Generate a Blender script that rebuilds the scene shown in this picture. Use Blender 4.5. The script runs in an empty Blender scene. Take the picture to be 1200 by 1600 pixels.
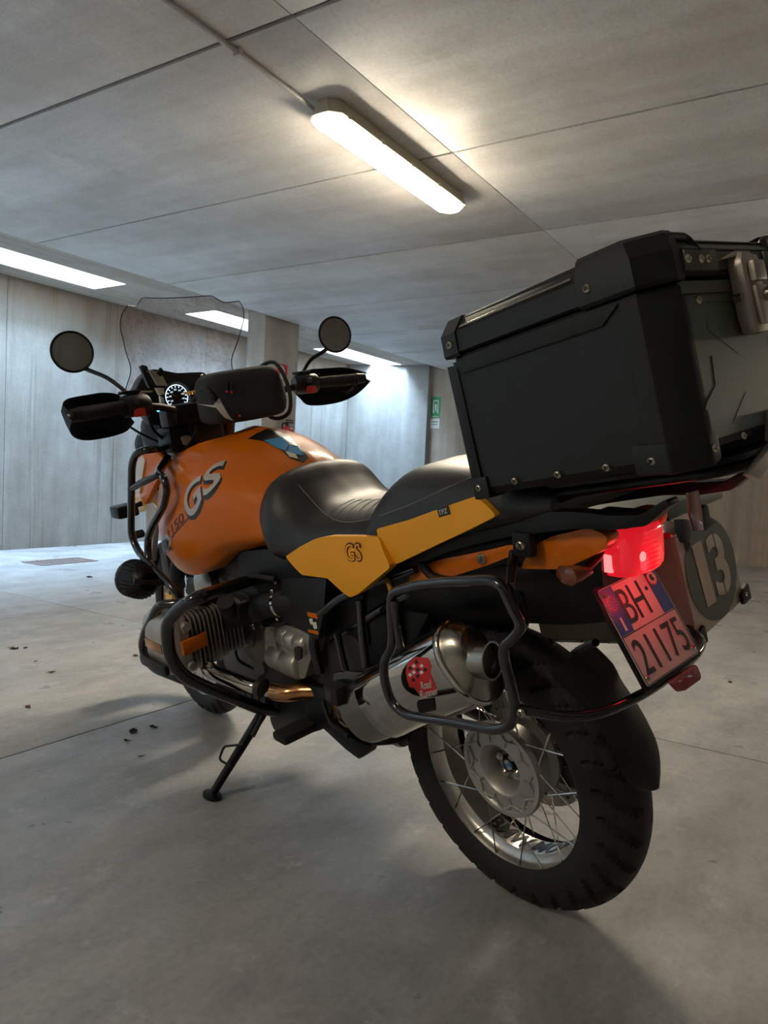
import bpy, bmesh, math, random
from mathutils import Vector, Matrix, Quaternion
from mathutils.bvhtree import BVHTree
V = Vector
PI = math.pi
random.seed(7)
SC = bpy.context.scene
COL = SC.collection

# ------------------------------------------------------------------ camera
CAM_H = 0.928
CR = Matrix(((0.539, 0.017, -0.842), (-0.841, 0.068, -0.537), (0.048, 0.998, 0.051)))
q_ = CR.to_quaternion(); q_.normalize(); CR = q_.to_matrix()
FPX = 1150.0
cd = bpy.data.cameras.new('camera'); cam = bpy.data.objects.new('camera', cd); COL.objects.link(cam)
cd.sensor_fit = 'VERTICAL'; cd.sensor_height = 36; cd.sensor_width = 27; cd.lens = 36 * FPX / 1600
cd.clip_start = 0.05; cd.clip_end = 100
cam.matrix_world = Matrix.Translation((0, 0, CAM_H)) @ CR.to_4x4()
SC.camera = cam

# ------------------------------------------------------------------ view, world, light
SC.view_settings.view_transform = 'Standard'; SC.view_settings.look = 'None'
SC.view_settings.gamma = 1; SC.view_settings.use_curve_mapping = False
SC.view_settings.exposure = 0.26
SKY = 88.0; LAMP = 88.0
w = bpy.data.worlds.new('sky'); SC.world = w; w.use_nodes = True
wn = w.node_tree.nodes; wl = w.node_tree.links
bgn = wn['Background']
tc = wn.new('ShaderNodeTexCoord'); sx = wn.new('ShaderNodeSeparateXYZ'); rp = wn.new('ShaderNodeValToRGB')
wl.new(tc.outputs['Generated'], sx.inputs[0]); wl.new(sx.outputs[2], rp.inputs[0])
rp.color_ramp.elements[0].position = 0.0; rp.color_ramp.elements[0].color = (0.66, 0.81, 0.97, 1)
rp.color_ramp.elements[1].position = 0.9; rp.color_ramp.elements[1].color = (0.50, 0.74, 1.0, 1)
wl.new(rp.outputs[0], bgn.inputs[0]); bgn.inputs[1].default_value = SKY
SC.cycles.max_bounces = 10; SC.cycles.diffuse_bounces = 6; SC.cycles.transmission_bounces = 6
SC.cycles.caustics_reflective = False; SC.cycles.caustics_refractive = False
SC.cycles.sample_clamp_indirect = 4.0; SC.cycles.use_denoising = True

# ------------------------------------------------------------------ bike frame (x forward, y to its left, z up; leans on its stand)
HD, LEAN = 1.2756, 0.2177
BF = V((math.cos(HD), math.sin(HD), 0)); L0 = V((-math.sin(HD), math.cos(HD), 0)); U0 = V((0, 0, 1))
BL = L0 * math.cos(LEAN) - U0 * math.sin(LEAN); BU = U0 * math.cos(LEAN) + L0 * math.sin(LEAN)
BM = Matrix(((BF.x, BL.x, BU.x, 1.574), (BF.y, BL.y, BU.y, 0.572), (BF.z, BL.z, BU.z, 0.0), (0, 0, 0, 1)))
BI = BM.inverted()
def ray(u, v): return CR @ V(((u - 600) / FPX, -(v - 800) / FPX, -1))
CB = BI @ V((0, 0, CAM_H))
def P(u, v, y):
    "measured point of the photograph on the bike-frame plane y = const"
    d = BI.to_3x3() @ ray(u, v); return CB + d * ((y - CB.y) / d.y)
def Q(u, v, x):
    "measured point on the bike-frame plane x = const"
    d = BI.to_3x3() @ ray(u, v); return CB + d * ((x - CB.x) / d.x)
def W(u, v, ax, val):
    d = ray(u, v); o = V((0, 0, CAM_H)); return o + d * ((val - o[ax]) / d[ax])

# ------------------------------------------------------------------ materials
def newmat(name):
    m = bpy.data.materials.new(name); m.use_nodes = True
    return m, m.node_tree.nodes, m.node_tree.links, m.node_tree.nodes['Principled BSDF']
def mat(name, col, rough=.5, metal=0, coat=0, spec=.5, bump=0, bscale=80, var=0, vscale=6, emit=None, es=0, rvar=0):
    m, n, l, b = newmat(name)
    b.inputs['Base Color'].default_value = (*col, 1); b.inputs['Roughness'].default_value = rough
    b.inputs['Metallic'].default_value = metal; b.inputs['Coat Weight'].default_value = coat
    b.inputs['Coat Roughness'].default_value = .06; b.inputs['Specular IOR Level'].default_value = spec
    t = n.new('ShaderNodeTexCoord')
    if var or rvar:
        z = n.new('ShaderNodeTexNoise'); z.inputs['Scale'].default_value = vscale; z.inputs['Detail'].default_value = 6
        l.new(t.outputs['Object'], z.inputs['Vector'])
        if var:
            r = n.new('ShaderNodeValToRGB'); l.new(z.outputs['Fac'], r.inputs[0])
            r.color_ramp.elements[0].position = .3; r.color_ramp.elements[1].position = .7
            r.color_ramp.elements[0].color = (*[c * (1 - var) for c in col], 1); r.color_ramp.elements[1].color = (*[min(1, c * (1 + var)) for c in col], 1)
            l.new(r.outputs[0], b.inputs['Base Color'])
        if rvar:
            mr = n.new('ShaderNodeMapRange'); l.new(z.outputs['Fac'], mr.inputs[0])
            mr.inputs[3].default_value = max(0.02, rough - rvar); mr.inputs[4].default_value = rough + rvar
            l.new(mr.outputs[0], b.inputs['Roughness'])
    if bump:
        z = n.new('ShaderNodeTexNoise'); z.inputs['Scale'].default_value = bscale; z.inputs['Detail'].default_value = 4
        l.new(t.outputs['Object'], z.inputs['Vector'])
        bp = n.new('ShaderNodeBump'); bp.inputs['Strength'].default_value = bump; bp.inputs['Distance'].default_value = .002
        l.new(z.outputs['Fac'], bp.inputs['Height']); l.new(bp.outputs[0], b.inputs['Normal'])
    if emit:
        b.inputs['Emission Color'].default_value = (*emit, 1); b.inputs['Emission Strength'].default_value = es
    return m

def concrete(name, base, dark, rough=.8, streak=None, brd=0, scale=1.0, stain=(0.16, 0.11, 0.08), stain_amt=.5, spec=.3, rvar=.1, scuff=False, topstain=False):
    m, n, l, b = newmat(name)
    b.inputs['Specular IOR Level'].default_value = spec
    t = n.new('ShaderNodeTexCoord')
    def noise(sc, det=6, rgh=.55, mp=None):
        z = n.new('ShaderNodeTexNoise'); z.inputs['Scale'].default_value = sc; z.inputs['Detail'].default_value = det; z.inputs['Roughness'].default_value = rgh
        if mp:
            k = n.new('ShaderNodeMapping'); k.inputs['Scale'].default_value = mp; l.new(t.outputs['Object'], k.inputs['Vector']); l.new(k.outputs[0], z.inputs['Vector'])
        else: l.new(t.outputs['Object'], z.inputs['Vector'])
        return z.outputs['Fac']
    def ramp(f, a, bb, ca, cb):
        r = n.new('ShaderNodeValToRGB'); l.new(f, r.inputs[0]); e = r.color_ramp.elements
        e[0].position = a; e[1].position = bb; e[0].color = (*ca, 1); e[1].color = (*cb, 1); return r.outputs[0]
    def mix(kind, f, a, c):
        x = n.new('ShaderNodeMix'); x.data_type = 'RGBA'; x.blend_type = kind
        if isinstance(f, float): x.inputs[0].default_value = f
        else: l.new(f, x.inputs[0])
        l.new(a, x.inputs[6]); l.new(c, x.inputs[7]); return x.outputs[2]
    c = ramp(noise(.7 * scale, 8, .6), .3, .7, dark, base)
    c = mix('MULTIPLY', .55, c, ramp(noise(5 * scale, 8, .65), .3, .72, (.72, .71, .70), (1.0, 1.0, 1.0)))
    c = mix('MULTIPLY', .5, c, ramp(noise(60, 3), .30, .6, (.75, .75, .75), (1, 1, 1)))
    if scuff:   # pale trowel scuffs and grey traffic film
        c = mix('MULTIPLY', .8, c, ramp(noise(2.2, 9, .75, (1, 2.2, 1)), .40, .56, (.70, .70, .71), (1, 1, 1)))
        x = n.new('ShaderNodeMix'); x.data_type = 'RGBA'; l.new(ramp(noise(7, 10, .8), .56, .68, (0, 0, 0), (.5, .5, .5)), x.inputs[0]); l.new(c, x.inputs[6]); x.inputs[7].default_value = (.66, .66, .665, 1); c = x.outputs[2]
    if topstain:   # rust-brown seepage under the top edge of the wall
        sp = n.new('ShaderNodeSeparateXYZ'); l.new(t.outputs['Object'], sp.inputs[0]); ad = n.new('ShaderNodeMath'); ad.operation = 'MULTIPLY_ADD'
        l.new(noise(1.6, 8, .7, (1, 1, .35)), ad.inputs[0]); ad.inputs[1].default_value = 1.5; l.new(sp.outputs[2], ad.inputs[2])
        x = n.new('ShaderNodeMix'); x.data_type = 'RGBA'; mq = n.new('ShaderNodeMapRange'); l.new(ad.outputs[0], mq.inputs[0]); mq.inputs[1].default_value = 2.95; mq.inputs[2].default_value = 3.35; mq.inputs[4].default_value = .75
        l.new(mq.outputs[0], x.inputs[0]); l.new(c, x.inputs[6]); x.inputs[7].default_value = (.36, .27, .20, 1); c = x.outputs[2]
        c = mix('MULTIPLY', .7, c, ramp(noise(1.0, 8, .7, (9, 9, .25)), .56, .66, (1, 1, 1), (.62, .57, .52)))
    if streak:
        c = mix('MULTIPLY', .6, c, ramp(noise(1.0, 6, .65, streak), .38, .62, (.66, .62, .58), (1, 1, 1)))
    if stain_amt:
        s = ramp(noise(1.3 * scale, 7, .7), .60, .74, (0, 0, 0), (stain_amt,) * 3)
        x = n.new('ShaderNodeMix'); x.data_type = 'RGBA'; l.new(s, x.inputs[0]); l.new(c, x.inputs[6]); x.inputs[7].default_value = (*stain, 1); c = x.outputs[2]
    l.new(c, b.inputs['Base Color'])
    mr = n.new('ShaderNodeMapRange'); l.new(noise(3 * scale, 6), mr.inputs[0]); mr.inputs[1].default_value = .3; mr.inputs[2].default_value = .7
    mr.inputs[3].default_value = rough - rvar; mr.inputs[4].default_value = rough + rvar; l.new(mr.outputs[0], b.inputs['Roughness'])
    bp = n.new('ShaderNodeBump'); bp.inputs['Strength'].default_value = .35; bp.inputs['Distance'].default_value = .004
    l.new(noise(25, 8, .7), bp.inputs['Height']); l.new(bp.outputs[0], b.inputs['Normal'])
    return m

M = {}
M['floor'] = concrete('floor_concrete', (.52, .515, .51), (.40, .395, .39), rough=.40, scale=1.3, stain=(.27, .26, .25), stain_amt=.6, spec=.55, rvar=.16, scuff=True)
M['ceil'] = concrete('ceiling_concrete', (.84, .825, .80), (.64, .63, .61), rough=.52, streak=(2.6, .35, 1), stain=(.34, .31, .28), stain_amt=.45, spec=.55, rvar=.14)
M['wall'] = concrete('wall_concrete', (.47, .46, .44), (.34, .325, .305), rough=.85, streak=(3, 3, .5), stain=(.27, .20, .15), stain_amt=.5, scale=1.2, topstain=True)
M['wallpart'] = concrete('partition_concrete', (.40, .39, .38), (.31, .30, .285), rough=.85, streak=(3, 3, .5), stain=(.25, .2, .16), stain_amt=.3)
M['wallbrown'] = concrete('brown_concrete', (.54, .44, .36), (.40, .33, .27), rough=.85, streak=(8, 8, .3), stain=(.18, .13, .1), stain_amt=.4)
M['column'] = concrete('column_concrete', (.70, .66, .60), (.52, .49, .44), rough=.85, streak=(3, 3, .5), stain=(.36, .30, .24), stain_amt=.6, scale=1.6)
M['lintel'] = concrete('lintel_concrete', (.60, .53, .45), (.44, .39, .33), rough=.85, streak=(.6, 9, 1), stain_amt=.5)
M['white_block'] = concrete('white_block', (.82, .82, .80), (.74, .74, .72), rough=.8, stain_amt=0)
M['joint'] = mat('joint_mortar', (.12, .11, .10), .9)
M['orange'] = mat('orange_paint', (.62, .14, .002), .33, coat=.2, spec=.2)
M['yellow'] = mat('yellow_vinyl', (.88, .38, .006), .6, bump=.15, bscale=250)
M['vinyl'] = mat('black_vinyl', (.018, .017, .016), .42, spec=.4, bump=.2, bscale=260)
M['plastic'] = mat('black_plastic', (.009, .009, .010), .45, spec=.35, bump=.1, bscale=400)
M['satin'] = mat('satin_black', (.005, .005, .006), .42, spec=.25)
M['gloss'] = mat('gloss_black_tube', (.008, .008, .010), .16, coat=.5)
M['fabric'] = mat('bag_fabric', (.016, .017, .021), .8, bump=.5, bscale=600)
M['rubber'] = mat('rubber', (.006, .006, .0064), .75, bump=.2, bscale=300, var=.2)
M['grey_plastic'] = mat('grey_plastic', (.030, .030, .032), .5)
M['alu'] = mat('brushed_aluminium', (.52, .47, .38), .45, metal=.4, var=.08, vscale=9, rvar=.08)
M['silver'] = mat('cast_silver', (.44, .42, .38), .42, metal=.75, var=.12, vscale=20, bump=.1)
M['engine'] = mat('engine_dark', (.028, .026, .024), .5, metal=.2, var=.25, vscale=30)
M['enginegrey'] = mat('engine_casting', (.10, .095, .085), .5, metal=.3, var=.2, vscale=25, bump=.15)
M['chrome'] = mat('polished_steel', (.66, .62, .57), .08, metal=1, rvar=.04, vscale=4)
M['satin_steel'] = mat('satin_steel', (.36, .34, .30), .25, metal=1, rvar=.06, vscale=5)
M['copper'] = mat('heat_tinted_steel', (.50, .24, .10), .2, metal=1, var=.4, vscale=14)
M['rim'] = mat('rim_alloy', (.58, .55, .51), .28, metal=.9, var=.06)
M['hub'] = mat('hub_alloy', (.50, .48, .45), .45, metal=.6)
M['caseblack'] = mat('case_black', (.0065, .007, .0075), .5, spec=.35, bump=.12, bscale=500)
M['casegreen'] = mat('case_panel', (.085, .095, .075), .42, metal=.35, bump=.08, bscale=300)
M['latch'] = mat('latch_zinc', (.46, .41, .36), .42, metal=.5)
M['bolt'] = mat('bolt_steel', (.62, .56, .46), .25, metal=1)
M['thread'] = mat('pale_thread', (.22, .21, .19), .7)
M['white'] = mat('white_print', (.72, .70, .66), .45)
M['black'] = mat('black_print', (.01, .01, .01), .4)
M['silverprint'] = mat('silver_print', (.50, .47, .44), .4)
M['darkred'] = mat('dark_red', (.12, .008, .006), .4)
M['red'] = mat('red_plastic', (.55, .02, .01), .35, coat=.3)
M['redprint'] = mat('red_print', (.55, .02, .02), .4)
M['blue'] = mat('blue_print', (.02, .08, .42), .35)
M['lightblue'] = mat('light_blue_print', (.05, .27, .55), .3)
M['cream'] = mat('cream_print', (.62, .55, .42), .35)
M['plate'] = mat('plate_white', (.62, .60, .58), .4)
M['green13'] = mat('sticker_green', (.10, .125, .11), .4)
M['mirror'] = mat('mirror_glass', (.62, .62, .58), .03, metal=1)
M['gold'] = mat('gold_spring', (.75, .40, .06), .35, metal=.4)
M['yellowpaint'] = mat('yellow_paint', (.85, .42, .02), .3, coat=.6)
M['lampbody'] = mat('lamp_housing', (.55, .50, .38), .5)
M['conduit'] = mat('conduit_pvc', (.42, .40, .38), .5)
M['leaf'] = mat('dry_leaf', (.16, .08, .04), .8, var=.4, vscale=60)
M['leafdark'] = mat('dark_leaf', (.05, .045, .04), .85, var=.3, vscale=60)
M['drain'] = mat('rusty_iron', (.17, .12, .11), .7, var=.3, vscale=40)
M['signgreen'] = mat('sign_green', (.02, .25, .08), .45)
M['amber'] = mat('amber_lens', (.16, .04, .02), .2, coat=.5)
M['clearred'] = mat('dark_red_lens', (.22, .03, .025), .15, coat=.6)
M['diffuser'] = mat('lit_diffuser', (.9, .85, .75), .4, emit=(1.0, .87, .66), es=LAMP)
M['taillens'] = mat('lit_red_lens', (.55, .01, .02), .15, coat=.6, emit=(1.0, .015, .03), es=.5)
M['tailhot'] = mat('lit_red_bulb', (.9, .05, .08), .3, emit=(1.0, .10, .10), es=3.0)
M['redled'] = mat('red_led', (.8, .01, .05), .3, emit=(1, .01, .08), es=1.5)
M['blueled'] = mat('blue_led', (.05, .5, .9), .3, emit=(.05, .6, 1), es=5)
M['dial'] = mat('lit_dial', (.7, .75, .8), .3, emit=(.65, .85, 1.0), es=1.0)
M['warmdial'] = mat('amber_dial', (.7, .5, .2), .3, emit=(1, .7, .3), es=.5)
def glassmat(name, col, thin_ior=1.45, rough=0.0):
    m, n, l, b = newmat(name)
    b.inputs['Base Color'].default_value = (*col, 1); b.inputs['Transmission Weight'].default_value = 1
    b.inputs['Roughness'].default_value = rough; b.inputs['IOR'].default_value = thin_ior
    return m
def thinglass(name, tint, refl):
    m, n, l, b = newmat(name); n.remove(b); out = n['Material Output']
    tr = n.new('ShaderNodeBsdfTransparent'); tr.inputs[0].default_value = (*tint, 1); gl = n.new('ShaderNodeBsdfGlossy'); gl.inputs['Roughness'].default_value = .02
    mx = n.new('ShaderNodeMixShader'); mx.inputs[0].default_value = refl; l.new(tr.outputs[0], mx.inputs[1]); l.new(gl.outputs[0], mx.inputs[2]); l.new(mx.outputs[0], out.inputs[0]); return m
M['screen'] = thinglass('tinted_screen', (.84, .79, .80), .035)
M['lens'] = glassmat('clear_lens', (.9, .93, .95), 1.45)

# ------------------------------------------------------------------ mesh helpers
def link(o, parent=None):
    COL.objects.link(o)
    if parent: o.parent = parent
    return o
def smooth(me, angle=35):
    me.polygons.foreach_set('use_smooth', [True] * len(me.polygons))
    if angle < 180:
        try: me.set_sharp_from_angle(angle=math.radians(angle))
        except Exception: pass
def obj(name, bm, m, parent=None, ang=35, label=None):
    bmesh.ops.recalc_face_normals(bm, faces=bm.faces[:])
    me = bpy.data.meshes.new(name); bm.to_mesh(me); bm.free(); smooth(me, ang)
    for k in (m if isinstance(m, (list, tuple)) else [m]): me.materials.append(k)
    o = bpy.data.objects.new(name, me)
    if label: o['label'] = label
    return link(o, parent)
def empty(name, parent=None, mw=None):
    o = bpy.data.objects.new(name, None); o.empty_display_size = .05
    link(o, parent)
    if mw is not None: o.matrix_world = mw
    return o
def tag(o, label, cat, group=None):
    o['label'] = label; o['category'] = cat
    if group: o['group'] = group
    return o
def struct(o): o['kind'] = 'structure'; return o
def cat(pts, n=6, closed=False):
    "catmull-rom through vectors"
    pts = [V(p) for p in pts]; out = []; N = len(pts)
    segs = N if closed else N - 1
    for i in range(segs):
        p1, p2 = pts[i], pts[(i + 1) % N]
        p0 = pts[i - 1] if (i > 0 or closed) else p1 * 2 - p2
        p3 = pts[(i + 2) % N] if (i + 2 < N or closed) else p2 * 2 - p1
        for k in range(n):
            t = k / n
            out.append(.5 * ((2 * p1) + (p2 - p0) * t + (2 * p0 - 5 * p1 + 4 * p2 - p3) * t * t + (3 * p1 - p0 - 3 * p2 + p3) * t ** 3))
    if not closed: out.append(pts[-1].copy())
    return out
def fillet(pts, r, closed=False, n=5):
    pts = [V(p) for p in pts]; out = []; N = len(pts)
    for i, p in enumerate(pts):
        if not closed and i in (0, N - 1): out.append(p); continue
        a = pts[i - 1]; b = pts[(i + 1) % N]
        da = a - p; db = b - p; rr = min(r, da.length * .48, db.length * .48)
        s = p + da.normalized() * rr; e = p + db.normalized() * rr
        for k in range(n + 1):
            t = k / n; out.append((1 - t) ** 2 * s + 2 * t * (1 - t) * p + t * t * e)
    return out
def tube(bm, pts, r, seg=10, closed=False, caps=True, sec=None):
    pts = [V(p) for p in pts]; N = len(pts)
    q = [pts[0]]
    for p in pts[1:]:
        if (p - q[-1]).length > 1e-5: q.append(p)
    pts = q; N = len(pts)
    def tan(i):
        a = pts[i - 1] if (i > 0 or closed) else pts[i]; b = pts[(i + 1) % N] if (i < N - 1 or closed) else pts[i]
        return (b - a).normalized()
    t0 = tan(0); up = V((0, 0, 1)) if abs(t0.z) < .9 else V((1, 0, 0))
    nrm = (up - t0 * up.dot(t0)).normalized(); rings = []
    for i in range(N):
        t = tan(i); nrm = nrm - t * nrm.dot(t)
        nrm = nrm.normalized() if nrm.length > 1e-6 else t.orthogonal().normalized()
        bn = t.cross(nrm); rr = r(i / (N - 1)) if callable(r) else r
        ring = []
        for k in range(seg):
            a = 2 * PI * k / seg
            cx, cy = (math.cos(a), math.sin(a)) if sec is None else (sec[0] * math.cos(a), sec[1] * math.sin(a))
            ring.append(bm.verts.new(pts[i] + (nrm * cx + bn * cy) * rr))
        rings.append(ring)
    for i in range(N if closed else N - 1):
        A, B = rings[i], rings[(i + 1) % N]
        for k in range(seg): bm.faces.new((A[k], A[(k + 1) % seg], B[(k + 1) % seg], B[k]))
    if caps and not closed: bm.faces.new(rings[0][::-1]); bm.faces.new(rings[-1])
def T(name, pts, r, m, parent, fr=0, closed=False, seg=10, sm=0, label=None):
    bm = bmesh.new()
    if fr: pts = fillet(pts, fr, closed)
    if sm: pts = cat(pts, sm, closed)
    tube(bm, pts, r, seg, closed)
    return obj(name, bm, m, parent, 50, label)
def grid(bm, rows, closed_u=False, cap=False):
    vs = [[bm.verts.new(p) for p in r] for r in rows]; n = len(vs[0])
    for i in range(len(vs) - 1):
        for k in range(n if closed_u else n - 1):
            try: bm.faces.new((vs[i][k], vs[i][(k + 1) % n], vs[i + 1][(k + 1) % n], vs[i + 1][k]))
            except ValueError: pass
    if cap: bm.faces.new(vs[0][::-1]); bm.faces.new(vs[-1])
    return vs
def box(bm, lo, hi, bev=0, mtx=None, seg=2):
    t = bmesh.new(); lo = V(lo); hi = V(hi)
    bmesh.ops.create_cube(t, size=1, matrix=Matrix.Translation((lo + hi) / 2) @ Matrix.Diagonal((*(hi - lo), 1)))
    if bev: bmesh.ops.bevel(t, geom=t.edges[:], offset=bev, segments=seg, affect='EDGES', profile=.6)
    merge(bm, t, mtx)
def merge(bm, t, mtx=None):
    if mtx is not None: bmesh.ops.transform(t, matrix=mtx, verts=t.verts[:])
    me = bpy.data.meshes.new('_t'); t.to_mesh(me); t.free(); bm.from_mesh(me); bpy.data.meshes.remove(me)
def prism(bm, pts, off, bev=0, seg=2):
    "flat polygon pushed along off, edges rounded"
    t = bmesh.new(); off = V(off)
    f = t.faces.new([t.verts.new(V(p)) for p in pts])
    r = bmesh.ops.extrude_face_region(t, geom=[f]); vs = [e for e in r['geom'] if isinstance(e, bmesh.types.BMVert)]
    bmesh.ops.translate(t, vec=off, verts=vs)
    bmesh.ops.recalc_face_normals(t, faces=t.faces[:])
    if bev: bmesh.ops.bevel(t, geom=t.edges[:], offset=bev, segments=seg, affect='EDGES', profile=.6, clamp_overlap=True)
    merge(bm, t)
def lathe(bm, prof, axis_o, axis_d, seg=32, closed_prof=False):
    "prof = (along axis, radius)"
    d = V(axis_d).normalized(); a = d.orthogonal().normalized(); b = d.cross(a); o = V(axis_o); rows = []
    for k in range(seg):
        t = 2 * PI * k / seg; rd = a * math.cos(t) + b * math.sin(t)
        rows.append([o + d * h + rd * r for h, r in prof])
    rows.append(rows[0])
    grid(bm, rows, closed_u=closed_prof)
    bmesh.ops.remove_doubles(bm, verts=bm.verts[:], dist=1e-6)
def cyl(bm, a, b, r, seg=16, bev=.1):
    a = V(a); b = V(b); L = (b - a).length; e = min(r, L) * bev
    lathe(bm, [(0, 0), (0, r - e), (e, r), (L - e, r), (L, r - e), (L, 0)], a, b - a, seg)
def ortho(o, fwd, up):
    f = V(fwd).normalized(); u = V(up); u = (u - f * u.dot(f)).normalized(); s = u.cross(f)
    return Matrix(((f.x, s.x, u.x, o[0]), (f.y, s.y, u.y, o[1]), (f.z, s.z, u.z, o[2]), (0, 0, 0, 1)))
def bolt(parent, p, d, r=.006, m=None, name='bolt'):
    "socket-head screw: domed head with a dark hex recess"
    key = ('bolt', round(r, 4), (m or M['bolt']).name)
    me = CACHE.get(key)
    if me is None:
        bm = bmesh.new()
        lathe(bm, [(0, r), (r * .35, r * .92), (r * .55, r * .55), (r * .2, r * .42), (r * .15, 0)], (0, 0, 0), (0, 0, 1), 12)
        for f in bm.faces: f.material_index = 1 if all(v.co.z <= r * .24 and V((v.co.x, v.co.y)).length < r * .5 for v in f.verts) else 0
        bmesh.ops.recalc_face_normals(bm, faces=bm.faces[:])
        me = bpy.data.meshes.new('bolt'); bm.to_mesh(me); bm.free(); smooth(me, 50)
        me.materials.append(m or M['bolt']); me.materials.append(M['black']); CACHE[key] = me
    o = bpy.data.objects.new(name, me); link(o, parent)
    o.location = p; o.rotation_mode = 'QUATERNION'; o.rotation_quaternion = V(d).to_track_quat('Z', 'Y')
    return o
CACHE = {}
def textmesh(s, size=1.0, ext=.0, shear=0, bold=0.0, spacing=1.0):
    cu = bpy.data.curves.new('t', 'FONT'); cu.body = s; cu.size = size; cu.extrude = ext; cu.shear = shear; cu.offset = bold
    cu.align_x = 'CENTER'; cu.align_y = 'CENTER'; cu.space_character = spacing; cu.resolution_u = 4
    o = bpy.data.objects.new('t', cu); COL.objects.link(o)
    dg = bpy.context.evaluated_depsgraph_get(); me = bpy.data.meshes.new_from_object(o.evaluated_get(dg))
    bm = bmesh.new(); bm.from_mesh(me); bpy.data.meshes.remove(me); bpy.data.objects.remove(o); bpy.data.curves.remove(cu)
    bmesh.ops.remove_doubles(bm, verts=bm.verts[:], dist=1e-6)
    return bm
def fit(bm, w, h):
    xs = [v.co.x for v in bm.verts]; ys = [v.co.y for v in bm.verts]
    cx = (min(xs) + max(xs)) / 2; cy = (min(ys) + max(ys)) / 2; sx = w / (max(xs) - min(xs)); sy = h / (max(ys) - min(ys))
    for v in bm.verts: v.co.x = (v.co.x - cx) * sx; v.co.y = (v.co.y - cy) * sy
def dense(bm, L):
    for _ in range(5):
        bmesh.ops.triangulate(bm, faces=bm.faces[:])
        e = [e for e in bm.edges if e.calc_length() > L]
        if not e: break
        bmesh.ops.subdivide_edges(bm, edges=e, cuts=1)
    bmesh.ops.triangulate(bm, faces=bm.faces[:])
def text(name, s, c, right, up, w, h, m, parent, ext=.0006, shear=0, bold=0.0, spacing=1.0, label=None):
    bm = textmesh(s, 1, 0, shear, bold, spacing); fit(bm, w, h)
    r = V(right).normalized(); u = V(up); u = (u - r * u.dot(r)).normalized(); nn = r.cross(u)
    fs = bm.faces[:]
    ex = bmesh.ops.extrude_face_region(bm, geom=fs)
    for e in ex['geom']:
        if isinstance(e, bmesh.types.BMVert): e.co.z += ext
    mt = Matrix(((r.x, u.x, nn.x, c[0]), (r.y, u.y, nn.y, c[1]), (r.z, u.z, nn.z, c[2]), (0, 0, 0, 1)))
    bmesh.ops.transform(bm, matrix=mt, verts=bm.verts[:])
    return obj(name, bm, m, parent, 30, label)
def drape(name, bm, c, right, up, bvh, dirn, m, parent, lift=.0012, L=.012, label=None, thick=.0012):
    "lay a flat shape (xy) on a curved surface by casting it onto the surface"
    dense(bm, L); r = V(right).normalized(); u = V(up); u = (u - r * u.dot(r)).normalized()
    d = V(dirn).normalized(); c = V(c); last = None
    for v in bm.verts:
        p = c + r * v.co.x + u * v.co.y
        hit = bvh.ray_cast(p - d * .5, d)
        if hit[0] is not None:
            last = hit[0]; v.co = hit[0] - d * lift
        else:
            near = bvh.find_nearest(p); v.co = near[0] - d * lift
    ex = bmesh.ops.extrude_face_region(bm, geom=bm.faces[:])
    for e in ex['geom']:
        if isinstance(e, bmesh.types.BMVert): e.co += d * thick * .8
    return obj(name, bm, m, parent, 60, label)
def polybm(pts):
    bm = bmesh.new(); bm.faces.new([bm.verts.new((p[0], p[1], 0)) for p in pts]); return bm
def loft(stations, nx=4, ny=4, mirror=True):
    "stations: list of rows of points; smooth both ways; profile runs centre-top to lower edge and is mirrored in y"
    rows = [cat(r, ny) for r in stations]; K = len(rows[0]); cols = [cat([r[k] for r in rows], nx) for k in range(K)]
    rows = [[cols[k][i] for k in range(K)] for i in range(len(cols[0]))]
    bm = bmesh.new()
    if mirror:
        full = [[V((p.x, -p.y, p.z)) for p in r[::-1]] + r[1:] for r in rows]
        grid(bm, full, closed_u=True, cap=True)
    else: grid(bm, rows)
    bmesh.ops.remove_doubles(bm, verts=bm.verts[:], dist=1e-6)
    return bm
def bvh_of(o): 
    bm = bmesh.new(); bm.from_mesh(o.data); b = BVHTree.FromBMesh(bm); bm.free(); return b
def mirror_y(o, name=None, k=1):
    "copy of a part with its mesh reflected to the other side of the bike"
    me = o.data.copy()
    for v in me.vertices: v.co.y = -v.co.y * k
    me.flip_normals(); c = bpy.data.objects.new(name or o.name.split('.')[0], me); c.parent = o.parent; COL.objects.link(c); return c

# ================================================================== the garage
ZC = 2.60; ZR = 2.68; YS = 5.52; YB = 7.05; XR = 10.25; XL = -6.0; YF = -5.0
def bobj(name, lo, hi, m, parent=None, bev=0):
    bm = bmesh.new(); box(bm, lo, hi, bev); return obj(name, bm, m, parent)
# floor: sub-base and sawn slabs
fl = struct(bobj('floor', (XL, YF, -.2), (XR + .3, YB + .2, -.02), M['joint']))
xs = [XL, -2.17, 2.832, 7.83, XR + .3]; ys = [YF, 2.155, YB + .2]
for i in range(4):
    for j in range(2):
        bobj('floor_slab', (xs[i] + .003, ys[j] + .003, -.02), (xs[i + 1] - .003, ys[j + 1] - .003, 0), M['floor'], fl, .0015)
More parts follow.
